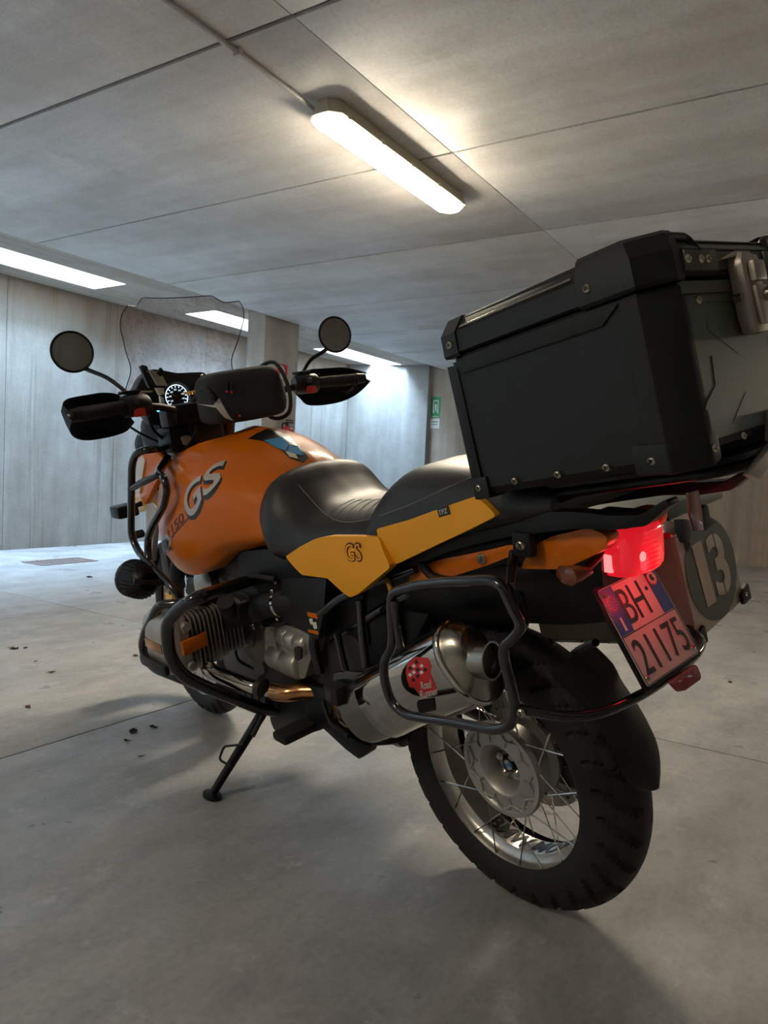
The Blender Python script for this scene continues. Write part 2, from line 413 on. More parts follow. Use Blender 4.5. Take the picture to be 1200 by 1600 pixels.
# ceiling: precast panels under a topping, then the strip with the light wells
ce = struct(bobj('ceiling', (XL, YF, ZC + .015), (XR + .3, YS, ZC + .25), M['joint']))
jx = [XL, -4.35, -3.05, -1.75, -.45, .85, 2.14, 3.42, 4.73, 6.05, 7.35, 8.65, XR + .3]
for i in range(len(jx) - 1):
    g = .011 if jx[i] in (2.14,) else .008; g2 = .011 if jx[i + 1] in (2.14,) else .008
    for a, b in ((YF, 1.8655), (1.8685, YS)):
        bobj('ceiling_panel', (jx[i] + g, a, ZC), (jx[i + 1] - g2, b, ZC + .02), M['ceil'], ce, .004)
holes = [(-5.4, -4.0), (-3.0, -1.6), (-.6, .8), (1.55, 2.75), (3.5, 4.79), (6.0, 7.3), (8.4, 10.03)]  # wells left of the view are added to bring bluish daylight onto ceiling and bike
Y1, Y2 = 6.2, 6.71; ZT = ZR + .62
bm = bmesh.new()
box(bm, (XL, YS, ZR), (XR + .3, Y1, ZR + .2)); box(bm, (XL, Y2, ZR), (XR + .3, YB + .2, ZR + .2))
e_ = [XL] + [x for h in holes for x in h] + [XR + .3]
for a, b in zip(e_[0::2], e_[1::2]): box(bm, (a, Y1, ZR), (b, Y2, ZR + .2))
box(bm, (XL, YS - .01, ZC + .03), (XR + .3, YS + .02, ZR + .01))
struct(obj('ceiling_strip', bm, M['lintel']))
for i, (a, b) in enumerate(holes):
    bm = bmesh.new(); t = .12
    box(bm, (a - t, Y1 - t, ZR + .2), (b + t, Y1, ZT)); box(bm, (a - t, Y2, ZR + .2), (b + t, Y2 + t, ZT))
    box(bm, (a - t, Y1, ZR + .2), (a, Y2, ZT)); box(bm, (b, Y1, ZR + .2), (b + t, Y2, ZT))
    k = 3
    s = struct(obj('window_%d' % (i + 1), bm, M['white_block']))
    ld = bpy.data.lights.new('sky_portal', 'AREA'); ld.shape = 'RECTANGLE'; ld.size = b - a; ld.size_y = Y2 - Y1
    ld.cycles.is_portal = True
    lo = bpy.data.objects.new('sky_portal', ld); lo.location = ((a + b) / 2, (Y1 + Y2) / 2, ZT - .01); COL.objects.link(lo)
# walls
wb = struct(bobj('wall_back', (XL, YB + .012, 0), (XR + .3, YB + .2, ZR), M['wallbrown']))
for i in range(13):
    a = XL + i * 1.26; bobj('wall_panel', (a + .002, YB, 0), (min(a + 1.26, 9.83) - .002, YB + .012, ZR - .001), M['wall'], wb, .002)
    if a + 1.26 > 9.8: break
struct(bobj('wall_right', (XR, YF, 0), (XR + .3, YB, ZR), M['wallbrown']))
struct(bobj('wall_left', (XL - .2, YF - .2, 0), (XL, YB + .2, ZR), M['wall']))
struct(bobj('wall_front', (XL, YF - .2, 0), (XR + .3, YF, ZC), M['wall']))
bm = bmesh.new()
prism(bm, [(9.80, 7.04, 0), (10.13, 6.20, 0), (10.10, 6.20, 0), (10.15, 5.76, 0), (10.249, 5.76, 0), (10.249, 7.04, 0)], (0, 0, ZR - .003))
struct(obj('wall_partition', bm, M['wallpart']))
# columns under the slab edge
for cx in (6.164,):
    struct(bobj('column', (cx, 5.6, 0.0), (cx + .585, 5.86, ZR - .002), M['column'], None, .006))
# lamp
def make_lamp(x0, x1, y, label, power=None):
    t = empty('ceiling_lamp'); tag(t, label, 'lamp', 'sealed strip lamps on the ceiling'); t.location = (x0, y, ZC)
    L = x1 - x0; c = .045; hw = .088
    def octo(z, s=0, e=0): return [(e, -hw + c + s, z), (e + c, -hw + s, z), (L - c - e, -hw + s, z), (L - e, -hw + c + s, z), (L - e, hw - c - s, z), (L - c - e, hw - s, z), (e + c, hw - s, z), (e, hw - c - s, z)]
    bm = bmesh.new(); grid(bm, [octo(-.001, .02, .01), octo(-.03, .008, .003), octo(-.055), octo(-.068, -.003, -.003), octo(-.070, .001, .001)], True, True)
    obj('housing', bm, M['lampbody'], t)
    bm = bmesh.new(); grid(bm, [octo(-.0702, .009, .009), octo(-.085, .012, .012), octo(-.098, .028, .034)], True, True)
    obj('diffuser', bm, M['diffuser'], t)
    for k in range(5):
        for s in (-1, 1):
            x = .09 + k * (L - .18) / 4; bm = bmesh.new(); box(bm, (x - .012, s * hw - .006, -.075), (x + .012, s * hw + .006, -.048), .002); obj('clip', bm, M['lampbody'], t)
    return t
make_lamp(2.66, 3.98, 2.135, 'long lit strip lamp with yellowed housing on the ceiling above the motorcycle')
make_lamp(-2.6, -1.28, 2.135, 'added strip lamp behind the camera, out of view, lighting the side of the motorcycle')  # unseen lamp, added to light the bike's left side and the near floor
make_lamp(6.6, 7.92, -2.6, 'added strip lamp out of view on the right, brightening the floor and brown wall')  # unseen lamp, added to brighten the right floor and the brown wall
t = empty('cable_conduit'); tag(t, 'thin grey cable conduit running along the ceiling into the strip lamp', 'conduit'); t.location = (0, 0, 0)
T('pipe', [(-.62, 2.20, ZC - .014), (2.55, 2.20, ZC - .014), (2.69, 2.195, ZC - .03)], .0105, M['conduit'], t, .02)
for x in (.3, 1.25, 2.2): 
    bm = bmesh.new(); box(bm, (x - .012, 2.182, ZC - .03), (x + .012, 2.218, ZC - .0005), .003); obj('pipe_clip', bm, M['conduit'], t)
# signs and extinguisher on the column
def plate_sign(name, c, r, u, w_, h_, m, label, cat_):
    r = V(r).normalized(); u = V(u); n = r.cross(u)
    t = bmesh.new(); c = V(c)
    prism(t, [c + r * a * w_ / 2 + u * b * h_ / 2 for a, b in ((-1, -1), (1, -1), (1, 1), (-1, 1))], n * .003, .0008, 1)
    o = obj(name, t, m); return tag(o, label, cat_), r, u, n, c
def icon(name, pts, c, r, u, n, m, parent, off=.0035):
    bm = bmesh.new(); c = V(c)
    prism(bm, [c + r * a + u * b + n * off for a, b in pts], n * .0006); return obj(name, bm, m, parent)
c = W(440.5, 581, 1, 5.595)
s, r, u, n, c = plate_sign('fire_sign', c, (1, 0, 0), (0, 0, 1), .20, .20, M['redprint'], 'small red square sign with white extinguisher pictogram on the column', 'sign')
icon('pictogram', [(-.03, -.08), (.05, -.08), (.05, .02), (.035, .045), (.02, .05), (.02, .065), (-.03, .075), (-.055, .045), (-.045, .04), (-.02, .055), (-.005, .05), (-.03, .02)], c, r, u, n, M['white'], s)
icon('flame', [(-.085, -.08), (-.06, -.08), (-.05, -.04), (-.065, -.01), (-.075, -.03), (-.09, -.05)], c, r, u, n, M['white'], s)
for a, b, c2, d in ((-.095, -.095, .095, -.088), (-.095, .088, .095, .095), (-.095, -.088, -.088, .088), (.088, -.088, .095, .088)):
    icon('border', [(a, b), (c2, b), (c2, d), (a, d)], c, r, u, n, M['white'], s)
t = empty('fire_extinguisher'); c = W(448, 680, 1, 5.5); tag(t, 'red fire extinguisher hanging on the concrete column behind the tank', 'extinguisher'); t.location = (c.x, 5.5, 0)
def E_(z): return c.z + z
bm = bmesh.new(); lathe(bm, [(E_(-.34), 0), (E_(-.34), .075), (E_(-.32), .085), (E_(.02), .085), (E_(.07), .07), (E_(.095), .03), (E_(.11), .025), (E_(.11), 0)], (0, 0, 0), (0, 0, 1), 28); obj('cylinder', bm, M['red'], t)
bm = bmesh.new(); cyl(bm, (0, 0, E_(.11)), (0, 0, E_(.15)), .018); box(bm, (-.015, -.01, E_(.14)), (.10, .01, E_(.155)), .003); box(bm, (-.015, -.01, E_(.165)), (.11, .01, E_(.178)), .003); obj('valve', bm, M['black'], t)
T('hose', [(-.02, 0, E_(.13)), (-.09, -.01, E_(.12)), (-.105, -.03, E_(0)), (-.095, -.05, E_(-.2))], .009, M['rubber'], t, sm=6)
bm = bmesh.new(); box(bm, (-.04, .07, E_(-.05)), (.04, .0995, E_(.05)), .003); obj('bracket', bm, M['black'], t)
bm = bmesh.new()
lathe(bm, [(E_(-.2), .0856), (E_(-.02), .0856), (E_(-.02), .084), (E_(-.2), .084)], (0, 0, 0), (0, 0, 1), 28)
bmesh.ops.delete(bm, geom=[v for v in bm.verts if v.co.y > -.02], context='VERTS'); obj('instruction_label', bm, M['white'], t)
c = W(681, 636, 0, XR - .001)
s, r, u, n, c = plate_sign('exit_sign', c, (0, -1, 0), (0, 0, 1), .17, .33, M['signgreen'], 'green emergency exit sign with white pictogram on the brown wall', 'sign')
icon('border', [(-.07, -.15), (.07, -.15), (.07, -.142), (-.07, -.142)], c, r, u, n, M['white'], s)
icon('doorway', [(-.05, -.1), (-.05, .11), (.05, .11), (.05, -.1), (.03, -.1), (.03, .085), (-.03, .085), (-.03, -.1)], c, r, u, n, M['white'], s)
icon('runner', [(-.02, -.1), (.0, -.04), (.015, -.08), (.025, -.07), (.015, -.01), (.02, .03), (0, .06), (-.02, .03), (-.015, -.03)], c, r, u, n, M['white'], s)
c = c - u * .26
s2, r, u, n, c = plate_sign('notice_card', c, (0, -1, 0), (0, 0, 1), .16, .15, M['white'], 'small white notice card directly under the green exit sign', 'sign')
icon('printed_line', [(-.05, .02), (.05, .02), (.05, .035), (-.05, .035)], c, r, u, n, M['signgreen'], s2)
icon('printed_line', [(-.05, -.02), (.04, -.02), (.04, -.008), (-.05, -.008)], c, r, u, n, M['signgreen'], s2)
# floor drain and leaves
c = W(95, 877.5, 2, 0)
t = empty('floor_drain'); t.location = (c.x, c.y, 0); tag(t, 'rusty rectangular drain grate set in the floor near the back wall', 'drain')
bm = bmesh.new()
for a, b, c2, d in ((-.28, -.16, .28, -.13), (-.28, .13, .28, .16), (-.28, -.13, -.25, .13), (.25, -.13, .28, .13)): box(bm, (a, b, .0), (c2, d, .006), .001)
obj('frame', bm, M['drain'], t)
for k in range(11): bm = bmesh.new(); box(bm, (-.235 + k * .045, -.13, .0), (-.215 + k * .045, .13, .005), .001); obj('grate_bar', bm, M['drain'], t)
LV = [((22, 1014), .05, 'large dark leaf', 0), ((40, 1013), .03, 'small dark leaf', 0), ((81, 1051), .03, 'dark curled leaf', 0), ((212, 1025), .035, 'reddish brown leaf', 1), ((44, 1105), .03, 'small reddish leaf', 1),
      ((208, 1144), .045, 'twig-like dark leaf', 0), ((240, 1137), .035, 'thin dark leaf', 0), ((198, 1158), .025, 'tiny dark leaf', 0), ((140, 902), .07, 'pale grey leaf', 0), ((1140, 1066), .03, 'reddish brown leaf', 1), ((55, 1034), .018, 'tiny leaf speck', 0), ((220, 1183), .02, 'tiny leaf', 0)]
WH = ['near the left edge of the floor', 'just beside the large leaf at the floor\'s left edge', 'below the two leaves at the floor\'s left edge', 'on the floor left of the crash bar', 'on the floor above the long joint line',
      'on the floor left of the side stand', 'at the end of the leaf row by the side stand', 'just below the leaves by the side stand', 'on the floor below the drain grate', 'on the floor right of the rear mudguard', 'below the dark leaves at the left', 'on the floor in front of the side stand foot']
for k, ((u_, v_), s_, nm, mi) in enumerate(LV):
    c = W(u_, v_, 2, 0); bm = bmesh.new(); rr = random.Random(k); N = 10; a0 = rr.random() * 6
    rows = []
    for side in (-1, 0, 1):
        rows.append([V(((i / N - .5) * s_, side * s_ * .28 * math.sin(PI * min(1, max(0, i / N))) ** .7 * (1 + .25 * rr.random()), .0015 + .12 * s_ * abs(side) * rr.random() + .05 * s_ * math.sin(i))) for i in range(N + 1)])
    for r_ in rows:
        for p_ in r_: p_.z = max(.001, p_.z)
    grid(bm, rows); tube(bm, [(-s_ * .5, 0, .002), (-s_ * .75, s_ * .05, .003)], .0008, 5)
    rt = bmesh.ops.solidify(bm, geom=bm.faces[:], thickness=.0006)
    o = obj('dry_leaf', bm, M['leaf'] if mi else M['leafdark'], None, 60); o.location = (c.x, c.y, 0.0008); o.rotation_euler = (0, 0, a0)
    tag(o, nm + ' ' + WH[k], 'leaf', 'dry leaves on the floor')

# ================================================================== the motorcycle
bike = empty('motorcycle', None, BM)
tag(bike, 'orange touring motorcycle with black and yellow saddle, leaning on its side stand', 'motorcycle')
def wheel(name, ax, y0, z0, R0, ta, tb, rimr, hubr, steer, ns, W_, rear=True):
    wh = empty(name, bike); wh.location = (ax, y0, z0); wh.rotation_euler = (0, 0, steer)
    # tyre: carcass with cut tread
    NA, bm = 240, bmesh.new(); rows = []
    for i in range(NA):
        a = 2 * PI * i / NA; ring = []
        for j in range(33):
            s = -1 + 2 * j / 32; th = s * 2.35  # angle round the section, 0 = crown
            rr = R0 + ta * math.cos(th) * (1 if abs(th) < PI / 2 else .8); yy = tb * math.sin(th) if abs(th) < PI / 2 else tb * (abs(math.sin(th)) ** .55) * (1 if th > 0 else -1)
            gr = 0
            if abs(th) < 1.35:
                ph = (i / NA * 30 + abs(th) * .9 * (1 if True else 0)) % 1.0; ph2 = (i / NA * 30 + .5 + abs(th) * .9) % 1.0
                pp = ph if th > 0 else ph2
                if abs(th) > .22 and pp < .12: gr = .010
                if abs(abs(th) - .22) < .06: gr = .009
                if abs(abs(th) - .85) < .06 and pp > .3: gr = .0035
            rr -= gr * math.cos(th); yy -= gr * math.sin(th)
            ring.append(V((math.cos(a) * rr, yy, math.sin(a) * rr)))
        rows.append(ring)
    rows.append(rows[0]); grid(bm, rows); bmesh.ops.remove_doubles(bm, verts=bm.verts[:], dist=1e-6); obj('tyre', bm, M['rubber'], wh, 28)
    # rim
    bm = bmesh.new(); h = W_ / 2
    lathe(bm, [(-h, rimr + .012), (-h - .004, rimr + .006), (-h, rimr), (-h * .72, rimr - .006), (-h * .55, rimr - .012), (-h * .45, rimr - .026), (h * .45, rimr - .026), (h * .55, rimr - .012), (h * .72, rimr - .006), (h, rimr), (h + .004, rimr + .006), (h, rimr + .012),
               (h * .7, rimr + .004), (h * .4, rimr - .016), (-h * .4, rimr - .016), (-h * .7, rimr + .004)], (0, 0, 0), (0, 1, 0), 96, True)
    obj('rim', bm, M['rim'], wh, 40)
    # hub with spoke flanges
    bm = bmesh.new(); f = .045
    if rear:
        lathe(bm, [(f - .002, .052), (f + .002, .058), (f, .07), (f - .002, hubr - .016), (f + .003, hubr - .012), (f + .003, hubr - .002), (f - .003, hubr), (f - .012, hubr), (f - .016, hubr - .02), (f - .02, .08), (0, .07), (-.03, .075), (-.04, hubr * .85), (-.052, hubr * .85), (-.054, .05), (-.02, .03), (.002, .0)], (0, 0, 0), (0, 1, 0), 64)
        lathe(bm, [(f - .002, .052), (f - .02, .046), (.004, .040), (.0, 0)], (0, 0, 0), (0, 1, 0), 64)
        for k in range(10):  # cast ribs standing on the flange
            a = 2 * PI * k / 10; d1 = V((math.cos(a), 0, math.sin(a))); 
            for s in (-1, 1):
                a2 = a + s * .31; d2 = V((math.cos(a2), 0, math.sin(a2)))
                tube(bm, [d1 * .064 + V((0, f + .001, 0)), d1 * .078 + V((0, f + .001, 0)), d2 * .097 + V((0, f + .001, 0))], .0028, 6)
    else:
        lathe(bm, [(.06, .0), (.06, .03), (.05, .035), (.045, hubr), (.035, hubr), (.03, .04), (-.03, .04), (-.035, hubr), (-.045, hubr), (-.05, .035), (-.06, .03), (-.06, 0)], (0, 0, 0), (0, 1, 0), 48)
    obj('hub', bm, M['hub'], wh, 40)
    if rear:
        for k in range(20): 
            a = 2 * PI * (k + .5) / 20; o = bolt(wh, (math.cos(a) * .091, .0445, math.sin(a) * .091), (0, 1, 0), .0042, M['hub'], 'spoke_nipple')
        for k in range(4):
            a = 2 * PI * k / 4 + .5; bm = bmesh.new(); lathe(bm, [(0, .011), (.016, .010), (.02, .006), (.02, 0)], (math.cos(a) * .026, .004, math.sin(a) * .026), (0, 1, 0), 12); obj('wheel_bolt', bm, M['bolt'], wh)
        bm = bmesh.new(); lathe(bm, [(0, .017), (.012, .0165), (.014, .015), (.014, 0)], (0, .006, 0), (0, 1, 0), 32); cap = obj('hub_cap', bm, M['black'], wh)
        for k in range(4):
            bm = bmesh.new(); a0 = k * PI / 2 + .25
            prism(bm, [(0, .0202, 0)] + [(.0115 * math.cos(a0 + i * PI / 16), .0202, .0115 * math.sin(a0 + i * PI / 16)) for i in range(9)], (0, .0007, 0)); obj('emblem_quarter', bm, M['lightblue'] if k % 2 else M['white'], wh)
    # crossed spokes
    bm = bmesh.new(); tube(bm, [(0, 0, 0), (0, 0, .5), (0, 0, 1)], .00165, 6); me = bpy.data.meshes.new('spoke')
    for v in bm.verts: pass
    bm.to_mesh(me); bm.free(); smooth(me); me.materials.append(M['chrome'])
    for k in range(ns):
        s = 1 if k % 2 else -1; a = 2 * PI * k / ns; da = .42 * (1 if (k // 2) % 2 else -1)
        hy = s * .04 if not rear else (.038 if s > 0 else -.046); hr = hubr * (.96 if s > 0 else .82)
        p0 = V((math.cos(a + da) * hr, hy, math.sin(a + da) * hr)); p1 = V((math.cos(a) * (rimr - .004), s * (W_ / 2 - .008), math.sin(a) * (rimr - .004)))
        o = bpy.data.objects.new('spoke', me); link(o, wh); o.location = p0; o.rotation_mode = 'QUATERNION'
        d = p1 - p0; o.rotation_quaternion = d.to_track_quat('Z', 'Y'); o.scale = (1, 1, d.length)
    return wh
rw = wheel('rear_wheel', 0, 0, .32, .25, .07, .072, .222, .107, 0, 40, .112)
# rim lettering, wrapped round the inner barrel
def barrel_text(s, a_mid, span, yc, hgt, r, m, flip=1):
    bm = textmesh(s, 1, 0, .15, .035, 1.0); fit(bm, span, hgt); dense(bm, .008)
    for v in bm.verts:
        a = a_mid + flip * v.co.x / r; v.co = V((math.cos(a) * r, yc - v.co.y, math.sin(a) * r))
    ex = bmesh.ops.extrude_face_region(bm, geom=bm.faces[:])
    for e in ex['geom']:
        if isinstance(e, bmesh.types.BMVert): k = (r - .0006) / r; e.co.x *= k; e.co.z *= k
    obj('rim_lettering', bm, m, rw, 60)
pb_ = P(766, 1284, 0.0); ab_ = math.atan2(pb_.z - .32, pb_.x); barrel_text('BMW MOTORRAD', ab_ - .195 / .1953, .39, -.002, .042, .1953, M['black'], -1)
# rear brake disc, final drive and the single swingarm on the far side
bm = bmesh.new(); lathe(bm, [(-.004, .07), (-.004, .138), (0, .138), (0, .07)], (0, -.075, .32), (0, 1, 0), 64, True); bd = obj('brake_disc', bm, M['satin_steel'], bike)
for k in range(36):
    a = 2 * PI * k / 36; rr_ = .085 + .013 * (k % 4); bm = bmesh.new(); lathe(bm, [(-.0052, .0), (-.0052, .0035), (.0012, .0035), (.0012, 0)], (math.cos(a) * rr_, -.075, .32 + math.sin(a) * rr_), (0, 1, 0), 8); obj('disc_hole', bm, M['black'], bd)
bm = bmesh.new(); cyl(bm, (0, -.085, .32), (0, -.17, .32), .085, 32, .2); lathe(bm, [(0, .055), (.12, .045), (.5, .035), (.52, 0)], (.02, -.14, .33), (1, 0, .03), 20); box(bm, (-.02, -.15, .38), (.08, -.1, .47), .02)
obj('swingarm', bm, M['engine'], bike)
bm = bmesh.new(); box(bm, (-.13, -.10, .27), (-.06, -.05, .37), .012); obj('brake_calliper', bm, M['engine'], bike)
T('reaction_arm', [(.04, -.15, .46), (.45, -.14, .52)], .014, M['satin'], bike)
fw = wheel('front_wheel', 1.509, 0, .33, .275, .055, .056, .246, .07, -.064, 40, .07, False)
for s in (-1, 1):
    bm = bmesh.new(); lathe(bm, [(-.0025, .105), (-.0025, .155), (.0025, .155), (.0025, .105)], (0, s * .072, 0), (0, 1, 0), 64, True); lathe(bm, [(-.004, .05), (-.004, .11), (.0, .11), (0, .05)], (0, s * .070, 0), (0, 1, 0), 32, True)
    obj('brake_disc', bm, M['satin_steel'], fw)
# ------------------------------------------------------------------ fuel tank
def row(x, pr): return [V((x, a, b)) for a, b in pr]
tank_st = [row(.45, [(0, .84), (.07, .835), (.10, .83), (.11, .82), (.105, .815), (.08, .81)]),
    row(.53, [(0, .90), (.085, .89), (.135, .87), (.165, .87), (.16, .83), (.12, .812)]),
    row(.62, [(0, .985), (.08, .965), (.14, .925), (.172, .88), (.18, .81), (.14, .785)]),
    row(.72, [(0, 1.030), (.10, 1.002), (.172, .955), (.207, .90), (.20, .80), (.16, .765)]),
    row(.82, [(0, 1.068), (.11, 1.035), (.190, .98), (.228, .91), (.218, .79), (.18, .738)]),
    row(.92, [(0, 1.075), (.12, 1.045), (.200, .99), (.238, .90), (.232, .76), (.195, .685)]),
    row(1.01, [(0, 1.03), (.12, 1.045), (.205, 1.00), (.243, .885), (.24, .745), (.205, .662)]),
    row(1.09, [(0, .96), (.12, 1.015), (.198, .985), (.238, .87), (.238, .735), (.205, .660)]),
    row(1.16, [(0, .90), (.11, .965), (.182, .955), (.222, .86), (.226, .74), (.20, .675)]),
    row(1.205, [(0, .86), (.10, .91), (.165, .915), (.20, .85), (.207, .755), (.185, .70)])]
bm = loft(tank_st, 6, 5); tank = obj('fuel_tank', bm, M['orange'], bike, 60); TB = bvh_of(tank)
def on_tank(name, pts, m, c0=None, lift=.0015, label=None):
    "decal outlined by points measured at the tank's side, laid on it"
    q = [hit_on(TB, p) for p in pts]; c = sum(q, V()) / len(q)
    bm = polybm([(-(p.x - c.x), p.z - c.z) for p in q])
    return drape(name, bm, (c.x, .3, c.z), (-1, 0, 0), (0, 0, 1), TB, (0, -1, 0), m, tank, lift, .014, label)
def hit_on(bvh, px, yd=.2):
    d = (BI.to_3x3() @ ray(*px)).normalized(); h = bvh.ray_cast(CB, d)
    return h[0] if h[0] is not None else bvh.find_nearest(P(*px, yd))[0]
def tank_text(s, px0, px1, hgt, m, name, shear=0, bold=0, lift=.002, rot=0):
    a, b = hit_on(TB, px0), hit_on(TB, px1); d = b - a; L = d.length; c = (a + b) / 2
    bm = textmesh(s, 1, 0, shear, bold); fit(bm, L, hgt)
    nr = TB.find_nearest(c)[1]; r = (d - nr * d.dot(nr)).normalized(); u = nr.cross(r)
    if u.z < 0: u = -u
    return drape(name, bm, c, r, u, TB, -nr, m, tank, lift, .010)
tank_text('GS', (290, 801), (355, 736), .088, M['black'], 'lettering_shadow', .25, .045, .0012)
tank_text('GS', (290, 796), (353, 733), .078, M['silverprint'], 'lettering', .25, .02, .0026)
on_tank('badge_patch', [(252, 848), (259, 834), (269, 840), (266, 860), (256, 870)], M['silverprint'])
tank_text('R', (257, 859), (267, 846), .036, M['black'], 'lettering', .2, .03, .006)
tank_text('1150', (263, 836), (287, 806), .024, M['darkred'], 'lettering', .2, 0)
on_tank('pinstripe', [(262, 848), (296, 806), (297, 808), (263, 850)], M['darkred'])
for pts in ([(246, 790), (250, 768), (262, 742), (264, 746), (254, 772), (250, 795)],):
    pass
# roundel stickers and protection pad on the tank top
def on_top(name, pts, m, lift=.0016, z=1.02):
    q = []
    for u, v in pts:
        o = CB; d = (BI.to_3x3() @ ray(u, v)).normalized(); h = TB.ray_cast(o, d)
        if h[0] is None: h = TB.find_nearest(o + d * 1.9)
        q.append(h[0])
    c = sum(q, V()) / len(q); nrm = TB.find_nearest(c)[1]; r = V((-1, 0, 0)); r = (r - nrm * r.dot(nrm)).normalized(); u2 = nrm.cross(r)
    bm = polybm([((p - c).dot(r), (p - c).dot(u2)) for p in q])
    return drape(name, bm, c, r, u2, TB, -nrm, m, tank, lift, .01)
on_top('tank_pad_sticker', [(388, 686), (400, 678), (428, 671), (448, 680), (466, 694), (482, 716), (474, 724), (452, 716), (436, 700), (412, 690)], M['black'], .0012)
on_top('tank_pad_sticker', [(413, 689), (440, 684), (452, 694), (446, 705), (430, 700)], M['lightblue'], .0028)
on_top('tank_pad_sticker', [(440, 684), (452, 683), (466, 699), (452, 696)], M['cream'], .0028)
on_top('tank_pad_sticker', [(452, 697), (466, 700), (474, 713), (464, 711), (450, 708)], M['lightblue'], .0030)
on_top('tank_pad_sticker', [(446, 706), (462, 711), (466, 718), (452, 715)], M['cream'], .0030)
# ------------------------------------------------------------------ saddle
def seat_loft(name, st, m, nx=5, ny=5): return obj(name, loft([row(x, p) for x, p in st], nx, ny), m, bike, 60)
seat = seat_loft('rider_saddle', [
    (.712, [(0, .90), (.06, .895), (.10, .88), (.12, .86), (.12, .835), (.10, .82)]),
    (.68, [(0, .948), (.07, .940), (.120, .912), (.148, .872), (.145, .82), (.13, .795)]),
    (.63, [(0, .968), (.08, .960), (.140, .932), (.176, .87), (.172, .80), (.15, .775)]),
    (.58, [(0, .976), (.08, .968), (.148, .940), (.190, .865), (.188, .78), (.15, .755)]),
    (.52, [(0, .934), (.08, .926), (.138, .900), (.182, .85), (.186, .775), (.15, .745)]),
    (.46, [(0, .900), (.08, .893), (.140, .868), (.178, .835), (.182, .77), (.15, .74)]),
    (.40, [(0, .889), (.09, .882), (.148, .860), (.178, .825), (.180, .77), (.15, .735)]),
    (.32, [(0, .890), (.10, .882), (.155, .858), (.178, .825), (.180, .77), (.15, .73)]),
    (.24, [(0, .905), (.10, .895), (.158, .868), (.178, .835), (.178, .79), (.15, .755)]),
    (.17, [(0, .925), (.10, .912), (.155, .88), (.172, .84), (.170, .80), (.14, .785)])], M['vinyl'])
SB = bvh_of(seat)
pil = seat_loft('pillion_saddle', [
    (.212, [(0, .905), (.10, .90), (.150, .875), (.168, .855), (.165, .82), (.13, .80)]),
    (.19, [(0, .945), (.10, .94), (.152, .905), (.172, .865), (.168, .82), (.13, .80)]),
    (.13, [(0, .985), (.10, .978), (.152, .935), (.172, .885), (.168, .84), (.13, .81)]),
    (.05, [(0, 1.002), (.10, .994), (.150, .958), (.170, .905), (.166, .86), (.13, .83)]),
    (-.05, [(0, 1.005), (.10, .998), (.150, .968), (.168, .925), (.164, .885), (.13, .86)]),
    (-.17, [(0, 1.0), (.10, .994), (.146, .97), (.162, .94), (.158, .91), (.13, .89)]),
    (-.27, [(0, .985), (.09, .98), (.14, .965), (.152, .95), (.148, .935), (.12, .92)])], M['vinyl'])
PB = bvh_of(pil)
def side_panel(name, pts, y, m, parent, bvh, L=.012, fr=0):
    q = [P(u, v, y) for u, v in pts]
    if fr: q = fillet(q, fr, True, 3)
    c = sum(q, V()) / len(q); z1 = max(p.z for p in q); z0 = min(p.z for p in q)
    bm = polybm([(-(p.x - c.x), p.z - c.z) for p in q]); dense(bm, L)
    for v in bm.verts:
        z = c.z + v.co.y; t = (z - z0) / (z1 - z0); v.co = V((c.x - v.co.x, y + .004 - .016 * (t - .45) ** 2 * 4 * .35, z))
    ex = bmesh.ops.extrude_face_region(bm, geom=bm.faces[:])
    for e in ex['geom']:
        if isinstance(e, bmesh.types.BMVert): e.co.y -= .02
    return obj(name, bm, m, parent, 45)
yp = side_panel('side_panel', [(448, 869), (470, 854), (492, 842), (514, 838), (555, 838), (590, 840), (598, 858), (612, 886), (585, 908), (560, 928), (547, 934), (535, 925), (513, 903), (473, 898), (460, 884)], .188, M['yellow'], seat, SB, fr=.008)
YP = bvh_of(yp)
pp = side_panel('side_panel', [(590, 826), (640, 812), (700, 790), (741, 776), (760, 790), (776, 806), (735, 827), (690, 848), (650, 867), (618, 882), (607, 878), (597, 855)], .176, M['yellow'], pil, PB, fr=.008)
mirror_y(yp); mirror_y(pp)
a = P(555, 862, .186)
text('lettering', 'GS', (a.x, YP.ray_cast(V((a.x, .5, a.z)), V((0, -1, 0)))[0].y + .0006, a.z), P(568, 861, .186) - P(541, 862, .186), (0, 0, 1), .060, .044, M['darkred'], yp, .0008, .12, .035)
text('lettering', 'GS', (a.x, YP.ray_cast(V((a.x, .5, a.z)), V((0, -1, 0)))[0].y + .0016, a.z), P(568, 861, .186) - P(541, 862, .186), (0, 0, 1), .055, .037, M['yellow'], yp, .0008, .12, -.005)
PPB = bvh_of(pp); a = P(697, 798, .172); hh = PPB.ray_cast(V((a.x, .5, a.z)), V((0, -1, 0)))[0]; yy = hh.y if hh else .175
rd = (P(706, 795, .172) - P(686, 801, .172)).normalized()
bm = bmesh.new(); uu = V((rd.z, 0, -rd.x)); uu = uu if uu.z > 0 else -uu; cc = V((a.x, yy + .0005, a.z))
prism(bm, [cc + rd * x * .016 + uu * z * .0085 for x, z in ((-1, -1), (1, -1), (1, 1), (-1, 1))], (0, .0015, 0), .0005, 1); tg = obj('maker_tag', bm, M['black'], pil)
text('lettering', 'TPZ', cc + V((0, .002, 0)), rd, uu, .024, .009, M['white'], tg, .0004, .2)
